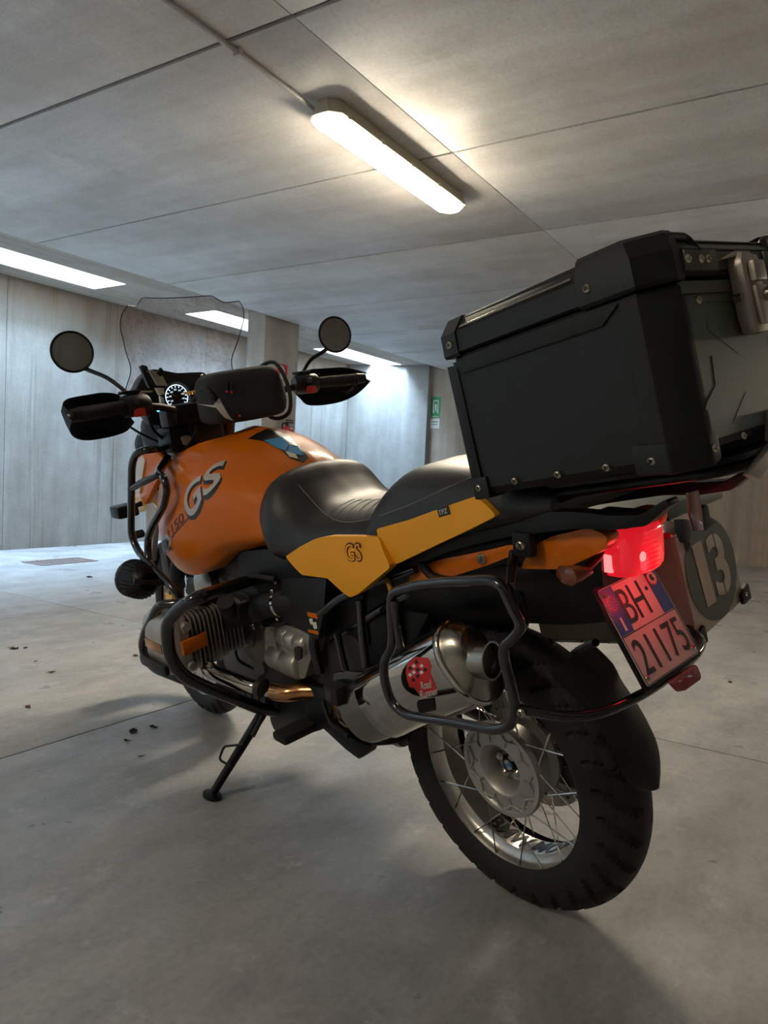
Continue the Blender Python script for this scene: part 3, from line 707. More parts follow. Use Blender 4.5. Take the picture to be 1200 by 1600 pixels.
# piping and stitched pleats
def seam(pts, y, bvh, r=.0009, m='thread', parent=None, top=False, name='stitching'):
    q = []
    for u, v in pts:
        d = (BI.to_3x3() @ ray(u, v)).normalized(); h = bvh.ray_cast(CB, d)
        q.append(h[0] + h[1] * .0004 if h[0] is not None else bvh.find_nearest(P(u, v, y))[0])
    return T(name, q, r, M[m], parent, sm=5, seg=6)
seam([(452, 741), (470, 762), (490, 785), (508, 803), (525, 813), (545, 816), (570, 813), (590, 811)], .16, SB, parent=seat)
for k, (x0, x1) in enumerate(((512, 523), (524, 537), (538, 552), (553, 566), (566, 580))):
    seam([(x0, 806 + k * 1.5), (x0 + 10, 797), (x0 + 28, 786 - k), (x0 + 42, 780)], .1, SB, r=.0009, m='thread', parent=seat, name='pleat')
seam([(594, 806), (640, 789), (690, 766), (738, 745)], .16, PB, parent=pil)
# ------------------------------------------------------------------ tail section
def plate3(name, pts, y, th, m, parent=bike, bev=.004, fr=.0, px=True, mirror=False, label=None):
    q = [P(u, v, y) for u, v in pts] if px else [V((a, y, b)) for a, b in pts]
    if fr: q = fillet(q, fr, True, 3)
    bm = bmesh.new(); prism(bm, q, (0, -th, 0), bev); o = obj(name, bm, m, parent, 40, label)
    if mirror: mirror_y(o, None, float(mirror))
    return o
plate3('tail_fairing', [(636, 908), (650, 886), (690, 874), (770, 858), (792, 852), (812, 852), (795, 870), (760, 884), (700, 903), (660, 911)], .135, .03, M['orange'], mirror=True, bev=.008, fr=.008)
plate3('tail_fairing', [(838, 850), (862, 838), (920, 824), (950, 838), (946, 858), (915, 874), (880, 890), (812, 889), (822, 870)], .125, .035, M['orange'], mirror=.5, bev=.008, fr=.01)
# black grab rails / luggage rack arm
plate3('grab_rail', [(612, 890), (640, 872), (700, 838), (765, 812), (830, 800), (900, 800), (955, 806), (1000, 805), (1040, 780), (1046, 790), (1010, 822), (960, 828), (900, 826), (850, 832), (800, 838), (745, 850), (690, 866), (650, 884), (622, 900)], .150, .03, M['satin'], mirror=True, bev=.009, fr=.006)
plate3('frame_plate', [(640, 915), (690, 902), (780, 884), (860, 888), (860, 898), (780, 905), (700, 925)], .11, .02, M['satin'], mirror=True)
a = P(816, 851, .152); bm = bmesh.new(); box(bm, a - V((.020, .016, .022)), a + V((.020, .004, .022)), .005); obj('rail_clamp', bm, M['satin'], bike)
bolt(bike, a + V((0, .004, 0)), (0, 1, 0), .010); a = P(751, 874, .14); bm = bmesh.new(); cyl(bm, a - V((0, .012, 0)), a, .011, 20); obj('seat_lock', bm, M['bolt'], bike)
bm = bmesh.new(); box(bm, a + V((-.0012, 0, -.006)), a + V((.0012, .0008, .006))); obj('keyhole', bm, M['black'], bike)
# tail body and inner mudguard
bm = loft([row(.34, [(0, .80), (.08, .80), (.12, .78), (.12, .70), (.06, .60)]), row(.10, [(0, .84), (.09, .84), (.13, .81), (.12, .70), (.06, .64)]), row(-.10, [(0, .87), (.08, .87), (.105, .85), (.10, .74), (.06, .68)]),
           row(-.22, [(0, .88), (.06, .88), (.08, .86), (.08, .76), (.06, .70)]), row(-.30, [(0, .88), (.05, .88), (.065, .86), (.065, .78), (.055, .72)])], 4, 4)
obj('tail_body', bm, M['satin'], bike, 50)
bm = bmesh.new(); rows = []
for i in range(15):  # curved inner mudguard following the wheel, down to the plate
    t = i / 14; a = math.radians(60 + 52 * t); R_ = .385 + .05 * t; rows.append([V((math.cos(a) * R_, s * (.085 - .01 * t), .32 + math.sin(a) * R_ - .02 * abs(s) ** 3)) for s in (-1, -.9, -.5, 0, .5, .9, 1)])
grid(bm, rows); bmesh.ops.solidify(bm, geom=bm.faces[:], thickness=.004); obj('inner_mudguard', bm, M['satin'], bike, 50)
# tail lamp
bm = bmesh.new(); rows = []
for (x, hw, z0, z1) in ((-.275, .046, .800, .888), (-.29, .055, .798, .892), (-.325, .058, .798, .891), (-.345, .053, .802, .887), (-.356, .040, .810, .880)):
    rows.append([V((x, a * hw, (z0 + z1) / 2 + b * (z1 - z0) / 2)) for a, b in ((-.6, 1), (.6, 1), (.95, .85), (1, .4), (1, -.5), (.9, -.9), (.6, -1), (-.6, -1), (-.9, -.9), (-1, -.5), (-1, .4), (-.95, .85))])
grid(bm, rows, True, True); tl = obj('tail_lamp', bm, M['taillens'], bike, 50, 'lit red tail lamp')
bm = bmesh.new(); box(bm, (-.315, .045, .81), (-.292, .0590, .842), .003); obj('lit_window', bm, M['tailhot'], tl)
bm = bmesh.new()
for k in range(9): z = .809 + k * .0085; tube(bm, [(-.34, -.048, z), (-.353, -.03, z), (-.357, 0, z), (-.353, .03, z), (-.34, .048, z)], .0025, 6)
obj('lens_rib', bm, M['taillens'], tl)
bm = bmesh.new(); lathe(bm, [(0, .010), (.004, .008), (.006, 0)], (-.354, .030, .838), (-1, 0, 0), 12); obj('lit_bulb', bm, M['tailhot'], tl)
bm = bmesh.new(); box(bm, (-.345, -.055, .888), (-.24, .055, .90), .006); obj('lamp_hood', bm, M['satin'], bike)
pl_ = bpy.data.lights.new('tail_lamp_glow', 'POINT'); pl_.color = (1, .03, .04); pl_.energy = .22; pl_.shadow_soft_size = .02
lo = bpy.data.objects.new('tail_lamp_glow', pl_); link(lo, tl); lo.location = (-.385, .0, .80)
# number plate
PC = V((-.343, 0, .708)); th = .521; pu = V((math.sin(th), 0, math.cos(th))); pr = V((0, -1, 0)); pn = pr.cross(pu); s = .0875
def pp_(a, b, c=0): return PC + pr * a * s + pu * b * s + pn * c
bm = bmesh.new(); prism(bm, fillet([pp_(-1.07, -1.07), pp_(1.07, -1.07), pp_(1.07, 1.07), pp_(-1.07, 1.07)], .008, True), pn * -.006, .001); bk = obj('plate_holder', bm, M['satin'], bike)
bm = bmesh.new(); prism(bm, fillet([pp_(-1, -1, .0005), pp_(1, -1, .0005), pp_(1, 1, .0005), pp_(-1, 1, .0005)], .007, True), pn * .0015, .0004, 1); npl = obj('number_plate', bm, M['plate'], bike)
def pq(name, a0, b0, a1, b1, m, c=.0022, par=None): bm = bmesh.new(); prism(bm, [pp_(a0, b0, c), pp_(a1, b0, c), pp_(a1, b1, c), pp_(a0, b1, c)], pn * .0004); return obj(name, bm, m, par or npl)
pq('blue_band', -.97, .02, -.55, .97, M['blue']); pq('blue_band', .60, .02, .97, .97, M['blue'])
pq('dark_line', -1, -.01, 1, .01, M['black'])
for a_, b_, c_, d_ in ((-.985, -.985, .985, -.97), (-.985, .97, .985, .985), (-.985, -.97, -.97, .97), (.97, -.97, .985, .97)): pq('plate_border', a_, b_, c_, d_, M['black'])
text('lettering', 'BH', pp_(-.13, .50, .0024), pr, pu, .070, .062, M['black'], npl, .0008)
text('lettering', '21175', pp_(0, -.48, .0024), pr, pu, .150, .062, M['black'], npl, .0008)
text('lettering', 'I', pp_(-.76, .22, .0028), pr, pu, .006, .024, M['white'], npl, .0004)
for k in range(12):
    a = 2 * PI * k / 12; text('star', '*', pp_(-.76 + .12 * math.cos(a), .66 + .14 * math.sin(a), .0028), pr, pu, .0035, .0035, M['gold'], npl, .0003)
bm = bmesh.new(); lathe(bm, [(0, .014), (.0006, .014), (.0006, 0)], pp_(.78, .76, .0027), pn, 24); obj('stamp_ring', bm, M['redprint'], npl)
bm = bmesh.new(); lathe(bm, [(0, .0115), (.0009, .0115), (.0009, 0)], pp_(.78, .76, .0027), pn, 24); obj('stamp_ring', bm, M['white'], npl)
bm = bmesh.new(); prism(bm, [pp_(.78 + a, .76 + b, .0037) for a, b in ((-.07, .03), (-.02, .08), (.05, .07), (.02, .02), (.07, -.03), (.0, -.08), (-.06, -.04))], pn * .0003); obj('stamp_figure', bm, M['black'], npl)
bm = bmesh.new(); lathe(bm, [(0, .004), (.0009, .004), (.0009, .0025), (.0005, .0)], pp_(.45, .62, .0024), pn, 12); obj('plate_seal', bm, M['black'], npl)
for a_, b_ in ((-.88, .86), (.88, -.86), (-.88, -.86)): bolt(npl, pp_(a_, b_, .002), pn, .005, name='plate_screw')
bm = bmesh.new(); prism(bm, fillet([pp_(-.35, -1.12, -.004), pp_(.62, -1.12, -.004), pp_(.55, -1.42, -.004), pp_(-.2, -1.42, -.004)], .01, True), pn * .012, .003); obj('reflector', bm, M['clearred'], bike, label='dark red reflector')
# indicator on the left
a = P(888, 899, .16); bm = bmesh.new(); lathe(bm, [(-.04, 0), (-.038, .008), (-.012, .018), (.004, .021), (.008, .016), (.01, 0)], a, (.3, .9, .0), 20); bmesh.ops.scale(bm, vec=(1.25, 1, .8), space=Matrix.Translation(-a), verts=bm.verts[:]); ind = obj('rear_indicator', bm, M['amber'], bike)
T('indicator_stalk', [a - V((.01, .03, 0)), V((a.x, .07, a.z + .01))], .007, M['satin'], bike); mirror_y(ind)
# rear hugger mudguard
bm = bmesh.new(); rows = []
for i in range(19):
    t = i / 18; a = math.radians(123 + 45 * t); R_ = .358; hw = .076 - .014 * min(1, max(0, t - .18) / .12)
    if t > .74: hw *= math.sqrt(max(.05, 1 - ((t - .74) / .27) ** 2))
    rows.append([V((math.cos(a) * (R_ - .018 * abs(s) ** 2.5), s * hw + .008, .32 + math.sin(a) * (R_ - .018 * abs(s) ** 2.5))) for s in (-1, -.85, -.55, -.2, .2, .55, .85, 1)])
grid(bm, rows); bmesh.ops.solidify(bm, geom=bm.faces[:], thickness=-.004); obj('rear_mudguard', bm, M['grey_plastic'], bike, 60)
T('mudguard_strut', [(.06, -.12, .40), (-.10, -.12, .56), (-.19, -.06, .618)], .008, M['satin'], bike, .03)
# ------------------------------------------------------------------ pannier rack
def PT(pts, y=None): return [P(p[0], p[1], p[2] if len(p) > 2 else y) for p in pts]
rk = T('pannier_rack', PT([(613, 975), (610, 940), (614, 926), (650, 914), (702, 909), (765, 906), (784, 914), (798, 945), (817, 980), (800, 998), (788, 1008), (787, 1030), (797, 1065), (806, 1105), (800, 1132), (778, 1141), (702, 1128), (635, 1118), (612, 1100), (600, 1062), (600, 1030), (614, 1010)], .262), .0095, M['gloss'], bike, fr=.025, closed=True, seg=12)
mirror_y(rk)
T('rack_strut', PT([(616, 938, .262), (620, 975, .262), (626, 1012, .262)]), .008, M['gloss'], bike)
T('rack_strut', PT([(798, 918, .245), (800, 890, .16), (803, 862, .14)]), .009, M['gloss'], bike)
T('rack_strut', PT([(817, 980, .245), (822, 965, .2), (812, 930, .13)]), .008, M['gloss'], bike)
T('rack_strut', PT([(614, 926, .245), (606, 905, .16), (600, 890, .13)]), .009, M['gloss'], bike)
a = P(810, 1108, .255)
T('rack_cross_tube', [a, (a.x - .09, .20, a.z - .015), (-.372, .09, .612), (-.372, -.09, .612), (a.x - .09, -.20, a.z - .015), (a.x, -.243, a.z)], .009, M['gloss'], bike, fr=.06, seg=12)
bolt(bike, a + V((-.012, .008, .0)), (0, 1, 0), .009)
T('rack_strut', [(.14, .10, .80), (-.02, .20, .80), (-.10, .235, .815)], .009, M['satin'], bike, .03)
# ------------------------------------------------------------------ silencer
A_ = P(562, 1113, .165); B_ = P(737, 1032, .18); ax_ = (B_ - A_).normalized(); LT = (B_ - A_).length
ua = V((0, 0, 1)); ua = (ua - ax_ * ua.dot(ax_)).normalized(); ub = ua.cross(ax_); tw = math.radians(-14)
ea = ua * math.cos(tw) + ub * math.sin(tw); eb = ub * math.cos(tw) - ua * math.sin(tw)
def oval(h, a, b, off=(0, 0), n=40, pw=2.3, skew=0):
    out = []
    for k in range(n):
        t = 2 * PI * k / n; c, s_ = math.cos(t), math.sin(t)
        cx = math.copysign(abs(c) ** (2 / pw), c); sy = math.copysign(abs(s_) ** (2 / pw), s_)
        out.append(A_ + ax_ * (h + skew * cx) + ea * (a * cx + off[0]) + eb * (b * sy + off[1]))
    return out
bm = bmesh.new(); sk = 0
grid(bm, [oval(-.02, .05, .03), oval(-.005, .068, .046), oval(.015, .078, .055), oval(.03, .079, .056), oval(.12, .080, .056), oval(.128, .080, .056)], True, True)
sil = obj('silencer', bm, M['satin_steel'], bike, 40)
bm = bmesh.new(); grid(bm, [oval(.115, .080, .056), oval(.12, .0845, .060), oval(.20, .085, .060), oval(LT - .03, .085, .060), oval(LT - .012, .085, .060)], True, True); obj('polished_can', bm, M['chrome'], sil, 40)
bm = bmesh.new(); grid(bm, [oval(LT - .016, .0855, .0605), oval(LT - .014, .0875, .0625), oval(LT - .004, .0875, .0625), oval(LT, .085, .060), oval(LT, .081, .056)], True, False)
bmesh.ops.remove_doubles(bm, verts=bm.verts[:], dist=1e-6); obj('end_band', bm, M['chrome'], sil, 60)
bm = bmesh.new(); grid(bm, [oval(LT - .002, .082, .057), oval(LT + .004, .078, .053), oval(LT + .022, .058, .044, (.012, 0)), oval(LT + .034, .036, .034, (.022, 0), pw=2), oval(LT + .036, .031, .031, (.024, 0), pw=2)], True, True); obj('end_cone', bm, M['satin_steel'], sil, 60)
to = P(727, 1030, .19); td = V((-.86, -.16, .10)).normalized()
bm = bmesh.new(); lathe(bm, [(0, .034), (.004, .0355), (.056, .0355), (.060, .036), (.060, .0325), (.005, .0315), (.004, 0)], to, td, 32); obj('tail_pipe', bm, M['satin_steel'], sil, 50)
bm = bmesh.new(); cyl(bm, to + td * .01, to + td * .046, .0312, 24); obj('pipe_bore', bm, M['black'], sil)
for h in (.155, LT - .022):
    for t in (.15, .5): 
        o_ = oval(h, .0852, .0602)[int(40 * (t)) % 40]
SILB = BVHTree.FromPolygons(*(lambda R: ([p for r in R for p in r], [(i * 40 + k, i * 40 + (k + 1) % 40, (i + 1) * 40 + (k + 1) % 40, (i + 1) * 40 + k) for i in range(len(R) - 1) for k in range(40)]))([oval(.12, .0845, .060), oval(LT - .01, .085, .060)]))
def on_sil(name, pts, m, lift=.0012):
    q = []
    for u, v in pts:
        d = (BI.to_3x3() @ ray(u, v)).normalized(); h = SILB.ray_cast(CB, d); q.append(h[0] if h[0] is not None else SILB.find_nearest(P(u, v, .26))[0])
    c = sum(q, V()) / len(q); nr = (CB - c).normalized(); r = V((-1, 0, 0)); r = (r - nr * r.dot(nr)).normalized(); u2 = nr.cross(r)
    if u2.z < 0: u2 = -u2
    bm = polybm([((p - c).dot(r), (p - c).dot(u2)) for p in q]); return drape(name, bm, c, r, u2, SILB, -nr, m, sil, lift, .008)
def sil_text(s_, a, b, hgt, m, lift):
    def cast(p):
        d = (BI.to_3x3() @ ray(*p)).normalized(); h = SILB.ray_cast(CB, d); return h[0] if h[0] is not None else SILB.find_nearest(P(*p, .26))[0]
    pa, pb = cast(a), cast(b); c = (pa + pb) / 2; nr = (CB - c).normalized(); r = pb - pa; L = r.length
    bm = textmesh(s_, 1, 0, .25, .01); fit(bm, L, hgt); u2 = nr.cross(r.normalized())
    return drape('lettering', bm, c, r, u2, SILB, -nr, m, sil, lift, .006)
on_sil('sticker', [(634, 1050), (636, 1038), (648, 1026), (668, 1028), (674, 1040), (672, 1052), (676, 1060), (684, 1082), (658, 1090), (648, 1075), (640, 1074), (636, 1062)], M['redprint'], .0010)
ck = [(640, 1046), (646, 1040), (653, 1043), (648, 1050), (655, 1052), (660, 1046), (664, 1053), (658, 1058), (651, 1058), (644, 1054)]
for k, (u, v) in enumerate([(640, 1044), (646, 1040), (652, 1046), (646, 1050), (652, 1056), (658, 1050), (664, 1046), (658, 1040), (650, 1034), (640, 1054), (645, 1062)]):
    on_sil('sticker_check', [(u - 3, v), (u + 1, v - 3), (u + 4, v + 1), (u, v + 4)], M['white'] if k % 2 else M['black'], .0022)
sil_text('Road', (657, 1072), (674, 1068), .015, M['white'], .003); sil_text('Runner', (656, 1086), (684, 1079), .015, M['white'], .003)
on_sil('clamp', [(651, 1101), (652, 1096), (678, 1092), (681, 1110), (655, 1116)], M['satin'], .004)
# header pipes
T('exhaust_header', PT([(318, 1030, .30), (330, 1048, .30), (362, 1062, .26), (400, 1074, .22), (440, 1082, .19)]), .021, M['chrome'], bike, sm=6, seg=20)
T('heat_stained_pipe', PT([(428, 1080, .20), (450, 1083, .185), (480, 1080, .15), (520, 1085, .12)]) + [A_ - ax_ * .06, A_], .024, M['copper'], bike, sm=6, seg=20)
a, b = PT([(404, 1073, .225), (412, 1076, .22)]); bm = bmesh.new(); cyl(bm, a, b, .027, 20); obj('pipe_clamp', bm, M['engine'], bike)
bm = bmesh.new(); lathe(bm, [(0, 0), (0, .03), (.01, .035), (.30, .04), (.31, 0)], (.34, .02, .28), (1, 0, 0), 20); obj('exhaust_collector', bm, M['satin_steel'], bike)
# ------------------------------------------------------------------ engine
def bx(name, lo, hi, m, bev=.01, parent=bike, mtx=None): bm = bmesh.new(); box(bm, lo, hi, bev, mtx); return obj(name, bm, m, parent)
eng = empty('engine', bike)
bm = bmesh.new(); prism(bm, [(1.02, .15, .30), (1.08, .15, .40), (1.06, .15, .60), (.96, .15, .68), (.78, .15, .69), (.62, .15, .64), (.56, .15, .50), (.60, .15, .34), (.70, .15, .28)], (0, -.30, 0), .03, 3)
obj('crankcase', bm, M['engine'], eng)
bm = bmesh.new(); prism(bm, [(.66, .13, .66), (.36, .13, .64), (.30, .13, .45), (.34, .13, .33), (.62, .13, .32)], (0, -.24, 0), .02, 3); obj('gearbox', bm, M['engine'], eng)
bx('oil_sump', (.64, -.13, .235), (1.0, .13, .30), M['engine'], .02, eng)
for k in range(8): bx('sump_rib', (.66 + k * .043, -.125, .232), (.666 + k * .043, .134, .29), M['engine'], .001, eng)
# silver starter and gearbox cover
def pf(name, pts, y, th, m, parent=eng, bev=.006, fr=.008, y2=None):
    q = [P(u, v, y) for u, v in pts]
    if fr: q = fillet(q, fr, True, 3)
    bm = bmesh.new(); prism(bm, q, (0, -th, 0), bev, 3); return obj(name, bm, m, parent, 40)
cov = pf('starter_cover', [(398, 984), (428, 978), (462, 976), (492, 995), (488, 1020), (476, 1060), (462, 1062), (432, 1048), (412, 1034), (404, 1010)], .165, .09, M['silver'], bev=.012)
def boss(a, b, r, dome=.3):
    bm = bmesh.new(); a, b = PT([a, b]); L = (b - a).length; e = r * dome
    lathe(bm, [(0, 0), (0, r - e), (e * .4, r - e * .3), (e, r), (L * .45, r), (L * .45 + .002, r * .95), (L * .52, r * .95), (L * .52 + .002, r), (L - e, r), (L - e * .4, r - e * .3), (L, r - e), (L, 0)], a, b - a, 32); return obj('cover_boss', bm, M['silver'], cov, 50)
boss((428, 1022, .15), (474, 1040, .15), .036); boss((424, 990, .150), (458, 994, .150), .026); boss((452, 998, .152), (486, 1008, .150), .030, .4)
pf('cover_rib', [(424, 980), (427, 980), (436, 1040), (433, 1039)], .172, .03, M['silver'], cov, .001, 0)
pf('cover_opening', [(459, 1012), (464, 1010), (470, 1014), (470, 1030), (466, 1033), (460, 1030)], .187, .006, M['black'], cov, .001, .004)
for u, v in ((424, 985), (410, 1030), (470, 1056)): bolt(cov, P(u, v, .168), (0, 1, 0), .005)
bm = bmesh.new(); lathe(bm, [(0, .085), (.012, .083), (.02, .07), (.02, .03), (.026, .028), (.026, 0)], (.80, .148, .50), (0, 1, 0), 40); ec = obj('engine_cover', bm, M['enginegrey'], eng, 40)
for k in range(8): a = k * PI / 4 + .2; bolt(ec, (.80 + .074 * math.cos(a), .163, .50 + .074 * math.sin(a)), (0, 1, 0), .005)
pf('engine_web', [(352, 1000), (400, 1005), (414, 1050), (396, 1066), (350, 1040)], .158, .03, M['enginegrey'], eng, .006)
for pts in ([(352, 985, .2), (365, 1000, .2), (372, 1030, .19), (395, 1045, .18)], [(340, 990, .24), (350, 1000, .23), (345, 1030, .22)], [(415, 968, .17), (425, 975, .175), (440, 974, .17), (452, 968, .16)]):
    T('wiring', PT(pts), .0042, M['rubber'], bike, sm=5, seg=8)
for u, v, y in ((430, 910, .17), (425, 924, .2), (358, 958, .25), (394, 976, .19), (396, 981, .19), (345, 935, .22), (375, 945, .21)): bolt(bike, P(u, v, y), (-.2, 1, 0), .006)
# cylinders: barrel with cooling fins standing normal to y
def cylinder(sgn):
    cx, cz = .885, .535; e = empty('cylinder', bike) if sgn > 0 else empty('cylinder', bike)
    bm = bmesh.new(); lathe(bm, [(.13, 0), (.13, .055), (.30, .06), (.305, 0)], (cx, 0, cz), (0, 1, 0), 24); obj('barrel', bm, M['engine'], e)
    bm = bmesh.new()
    def rr(y, hx, hz, c=.03): return fillet([V((cx - hx, y, cz - hz)), V((cx + hx, y, cz - hz)), V((cx + hx, y, cz + hz)), V((cx - hx, y, cz + hz))], c, True, 4)
    for k in range(15):
        y = .17 + k * .0125; g = 1 if k > 5 else .9
        prism(bm, rr(y, .085 * g, .080 * g), (0, .0035, 0))
    obj('cooling_fins', bm, M['silver'], e)
    bm = bmesh.new(); prism(bm, rr(.345, .086, .082), (0, .018, 0), .004); obj('head_casting', bm, M['silver'], e)
    bm = bmesh.new(); grid(bm, [[V((cx + (p.x - cx) * s, p.y + dy, cz + (p.z - cz) * s)) for p in rr(.362, .088, .084, .035)] for s, dy in ((.96, 0), (1.0, .002), (1.0, .008), (1.02, .009), (1.02, .015), (.97, .02), (.90, .036), (.78, .044), (.5, .048))], True, True)
    vc = obj('valve_cover', bm, M['silver'], e, 50)
    bm = bmesh.new(); prism(bm, [V((cx - .087, .300, cz - .012)), V((cx - .087, .374, cz - .020)), V((cx - .087, .374, cz + .020)), V((cx - .087, .300, cz + .026))], (-.014, 0, 0), .004); obj('plug_cover', bm, M['orange'], e, label='orange spark plug cover')
    for z in (-.055, .055):
        bm = bmesh.new(); cyl(bm, (cx - .08, .354, cz + z), (cx - .1, .354, cz + z), .014, 20, .25); obj('head_bolt_boss', bm, M['silver'], e)
    bm = bmesh.new(); prism(bm, [V((cx - .05, .402, cz - .014)), V((cx + .06, .402, cz - .014)), V((cx + .06, .402, cz + .014)), V((cx - .05, .402, cz + .014))], (0, .011, 0), .003); obj('cover_strip', bm, M['copper'], e)
    if sgn < 0:
        e.rotation_euler = (0, 0, PI); e.location = (2 * cx - .03, 0, 0)
    return e
cylinder(1); cylinder(-1)
bm = bmesh.new(); prism(bm, fillet([(.80, .414, .50), (.97, .414, .50), (.97, .414, .47), (.80, .414, .47)], .03, True, 4), (0, .012, 0), .003); obj('cover_guard', bm, M['satin'], bike)
# intake stub, throttle body, airbox
a, b, c, d = PT([(378, 958, .19), (398, 952, .18), (438, 943, .165), (475, 934, .14)])
bm = bmesh.new(); lathe(bm, [(0, .0), (0, .026), (.02, .026), (.022, .031), (.03, .031), (.034, .027), (.045, .027)], a, b - a, 24); obj('throttle_body', bm, M['silver'], bike)
T('intake_tube', [b, (b + c) / 2 + V((0, 0, .002)), c, d], .034, M['rubber'], bike, sm=5, seg=20)
bm = bmesh.new(); lathe(bm, [(-.004, .0352), (-.004, .0365), (.004, .0365), (.004, .0352)], c, d - c, 24, True); hc = obj('hose_clamp', bm, M['chrome'], bike)
bolt(hc, c + V((-.006, .02, -.036)), (0, 1, -.5), .005)
T('intake_elbow', PT([(352, 940, .26), (360, 955, .24), (378, 958, .20)]), .024, M['rubber'], bike, sm=5, seg=16)
pf('injector_cover', [(332, 953), (372, 945), (374, 980), (336, 990)], .24, .05, M['plastic'], bike, .008)
bm = bmesh.new(); a = P(342, 1011, .235); cyl(bm, a - V((0, .02, 0)), a, .022, 24); obj('oil_cap', bm, M['plastic'], bike)
ab = pf('airbox', [(372, 862), (440, 856), (500, 902), (516, 908), (512, 960), (500, 1000), (484, 990), (440, 975), (420, 960), (400, 920), (372, 905)], .165, .28, M['satin'], bike, .006)
pf('side_cover', [(440, 905), (510, 903), (505, 960), (497, 1000), (470, 985), (440, 968)], .178, .02, M['plastic'], bike, .008)
a = P(488, 972, .180); rd = P(497, 974, .18) - P(480, 969, .18)
def dec(name, pts, m, y): 
    q = [P(u, v, y) for u, v in pts]; bm = bmesh.new(); prism(bm, q, (0, .0006, 0)); return obj(name, bm, m, bike)
dec('decal', [(480, 956), (496, 959), (497, 967), (481, 963)], M['orange'], .1785); dec('decal', [(481, 983), (497, 986), (498, 992), (482, 988)], M['orange'], .1785)
dec('decal', [(483, 967), (488, 966), (489, 972), (494, 972), (496, 982), (491, 983), (489, 976), (485, 975)], M['white'], .1785)
T('fuel_hose', PT([(345, 905, .2), (370, 915, .2), (392, 900, .19), (430, 905, .18)]), .007, M['rubber'], bike, sm=5)
T('wiring', PT([(360, 925, .21), (385, 930, .2), (392, 950, .2), (388, 975, .2)]), .005, M['rubber'], bike, sm=5)
# grey tank underside / oil cooler shroud seen below the tank
bm = bmesh.new(); lathe(bm, [(0, 0), (0, .05), (.02, .06), (.12, .06), (.13, 0)], P(345, 912, .12) - V((0, .06, 0)), (0, 1, .1), 28); obj('air_intake', bm, M['satin_steel'], bike)
bx('airbox_base', (.52, -.14, .64), (1.06, .15, .74), M['satin'], .03)
bx('battery_box', (.30, -.12, .56), (.56, .13, .78), M['satin'], .02)
# ------------------------------------------------------------------ frame, pegs, stands
for nm, pts, r in (('subframe_tube', [(500, 960, .17), (525, 938, .165), (600, 905, .16), (650, 888, .14)], .011), ('subframe_tube', [(562, 938, .16), (566, 990, .17), (573, 1060, .18)], .010),
                   ('subframe_tube', [(527, 990, .15), (535, 1030, .16), (545, 1065, .17)], .010), ('subframe_tube', [(500, 905, .15), (505, 960, .16), (488, 1000, .16), (500, 1050, .15)], .014),
                   ('subframe_tube', [(520, 1000, .12), (600, 950, .12), (690, 900, .11)], .012)):
    o = T(nm, PT(pts), r, M['gloss'], bike, .03); mirror_y(o)
plate3('frame_plate', [(500, 940), (560, 925), (612, 910), (625, 1000), (600, 1075), (540, 1110), (500, 1080), (488, 1020)], .12, .04, M['satin'], bev=.01, mirror=True)
plate3('footrest_plate', [(430, 1085), (470, 1070), (505, 1075), (520, 1105), (505, 1140), (470, 1150), (428, 1143), (420, 1120)], .155, .06, M['satin'], bev=.015, fr=.02)
plate3('rear_wheel_guard', [(610, 930), (660, 935), (670, 960), (650, 1000), (655, 1025), (610, 1060), (600, 1000)], .10, .03, M['satin'], bev=.01)
bm = bmesh.new(); a = P(470, 1138, .19); box(bm, a - V((.03, .03, .012)), a + V((.03, .07, .012)), .008); fp = obj('footrest', bm, M['rubber'], bike)
# passenger footrest hanger with rubber peg
bm = bmesh.new(); a = P(541, 1075, .19); box(bm, a - V((.028, .02, .022)), a + V((.022, .05, .022)), .006); ph = obj('passenger_footrest', bm, M['rubber'], bike)
bx('rubber_pad', a - V((.012, -.048, .014)), a + V((.012, .052, .014)), M['grey_plastic'], .003, ph)
plate3('footrest_hanger', [(520, 1050), (580, 1050), (600, 1080), (620, 1100), (606, 1108), (575, 1088), (540, 1098), (518, 1080)], .205, .014, M['gloss'], bev=.004)
bm = bmesh.new(); prism(bm, PT([(497, 1132), (512, 1128), (560, 1160), (577, 1165), (574, 1178), (560, 1187), (540, 1172)], .16), (0, -.03, 0), .005); obj('centre_stand_foot', bm, M['satin'], bike)
T('centre_stand', [(.50, .13, .30), P(545, 1160, .15), (.26, .12, .34), (.26, -.12, .34), (.48, -.13, .30)], .013, M['satin'], bike, .02)
T('gear_lever', PT([(505, 1095, .19), (515, 1130, .2), (545, 1150, .2)]), .006, M['satin'], bike, .02)
# side stand: pivot, leg, foot and tang
foot = BI @ W(332, 1246, 2, 0.0); top = P(420, 1098, .16)
leg_ = (foot - top); T('side_stand', [top, foot + V((.0, -.004, .012))], lambda t: .0155 - .004 * t, M['satin'], bike, seg=16)
ss = bike.children[-1]
zc = BI.to_3x3() @ V((0, 0, 1)); q = foot + zc * .005
bm = bmesh.new(); e1 = V((1, 0, 0)); e1 = (e1 - zc * e1.dot(zc)).normalized(); e2 = zc.cross(e1)
prism(bm, [q + e1 * .038 * math.cos(t) * (1 if math.cos(t) > 0 else .9) + e2 * .024 * math.sin(t) - zc * .004 for t in [2 * PI * k / 16 for k in range(16)]], zc * .009, .002); obj('stand_foot', bm, M['satin'], bike)
t1, t2, t3, t4 = P(381, 1163, .27), P(350, 1166, .29), P(342, 1187, .315), P(361, 1197, .30)
T('stand_tang', [t1, t2, t3, t4], .0035, M['satin'], bike, .012)
T('stand_spring', PT([(415, 1110, .18), (395, 1150, .25)]), .007, M['engine'], bike)
bx('stand_bracket', P(428, 1098, .15) - V((.03, .03, .03)), P(428, 1098, .15) + V((.03, .01, .03)), M['engine'], .01)
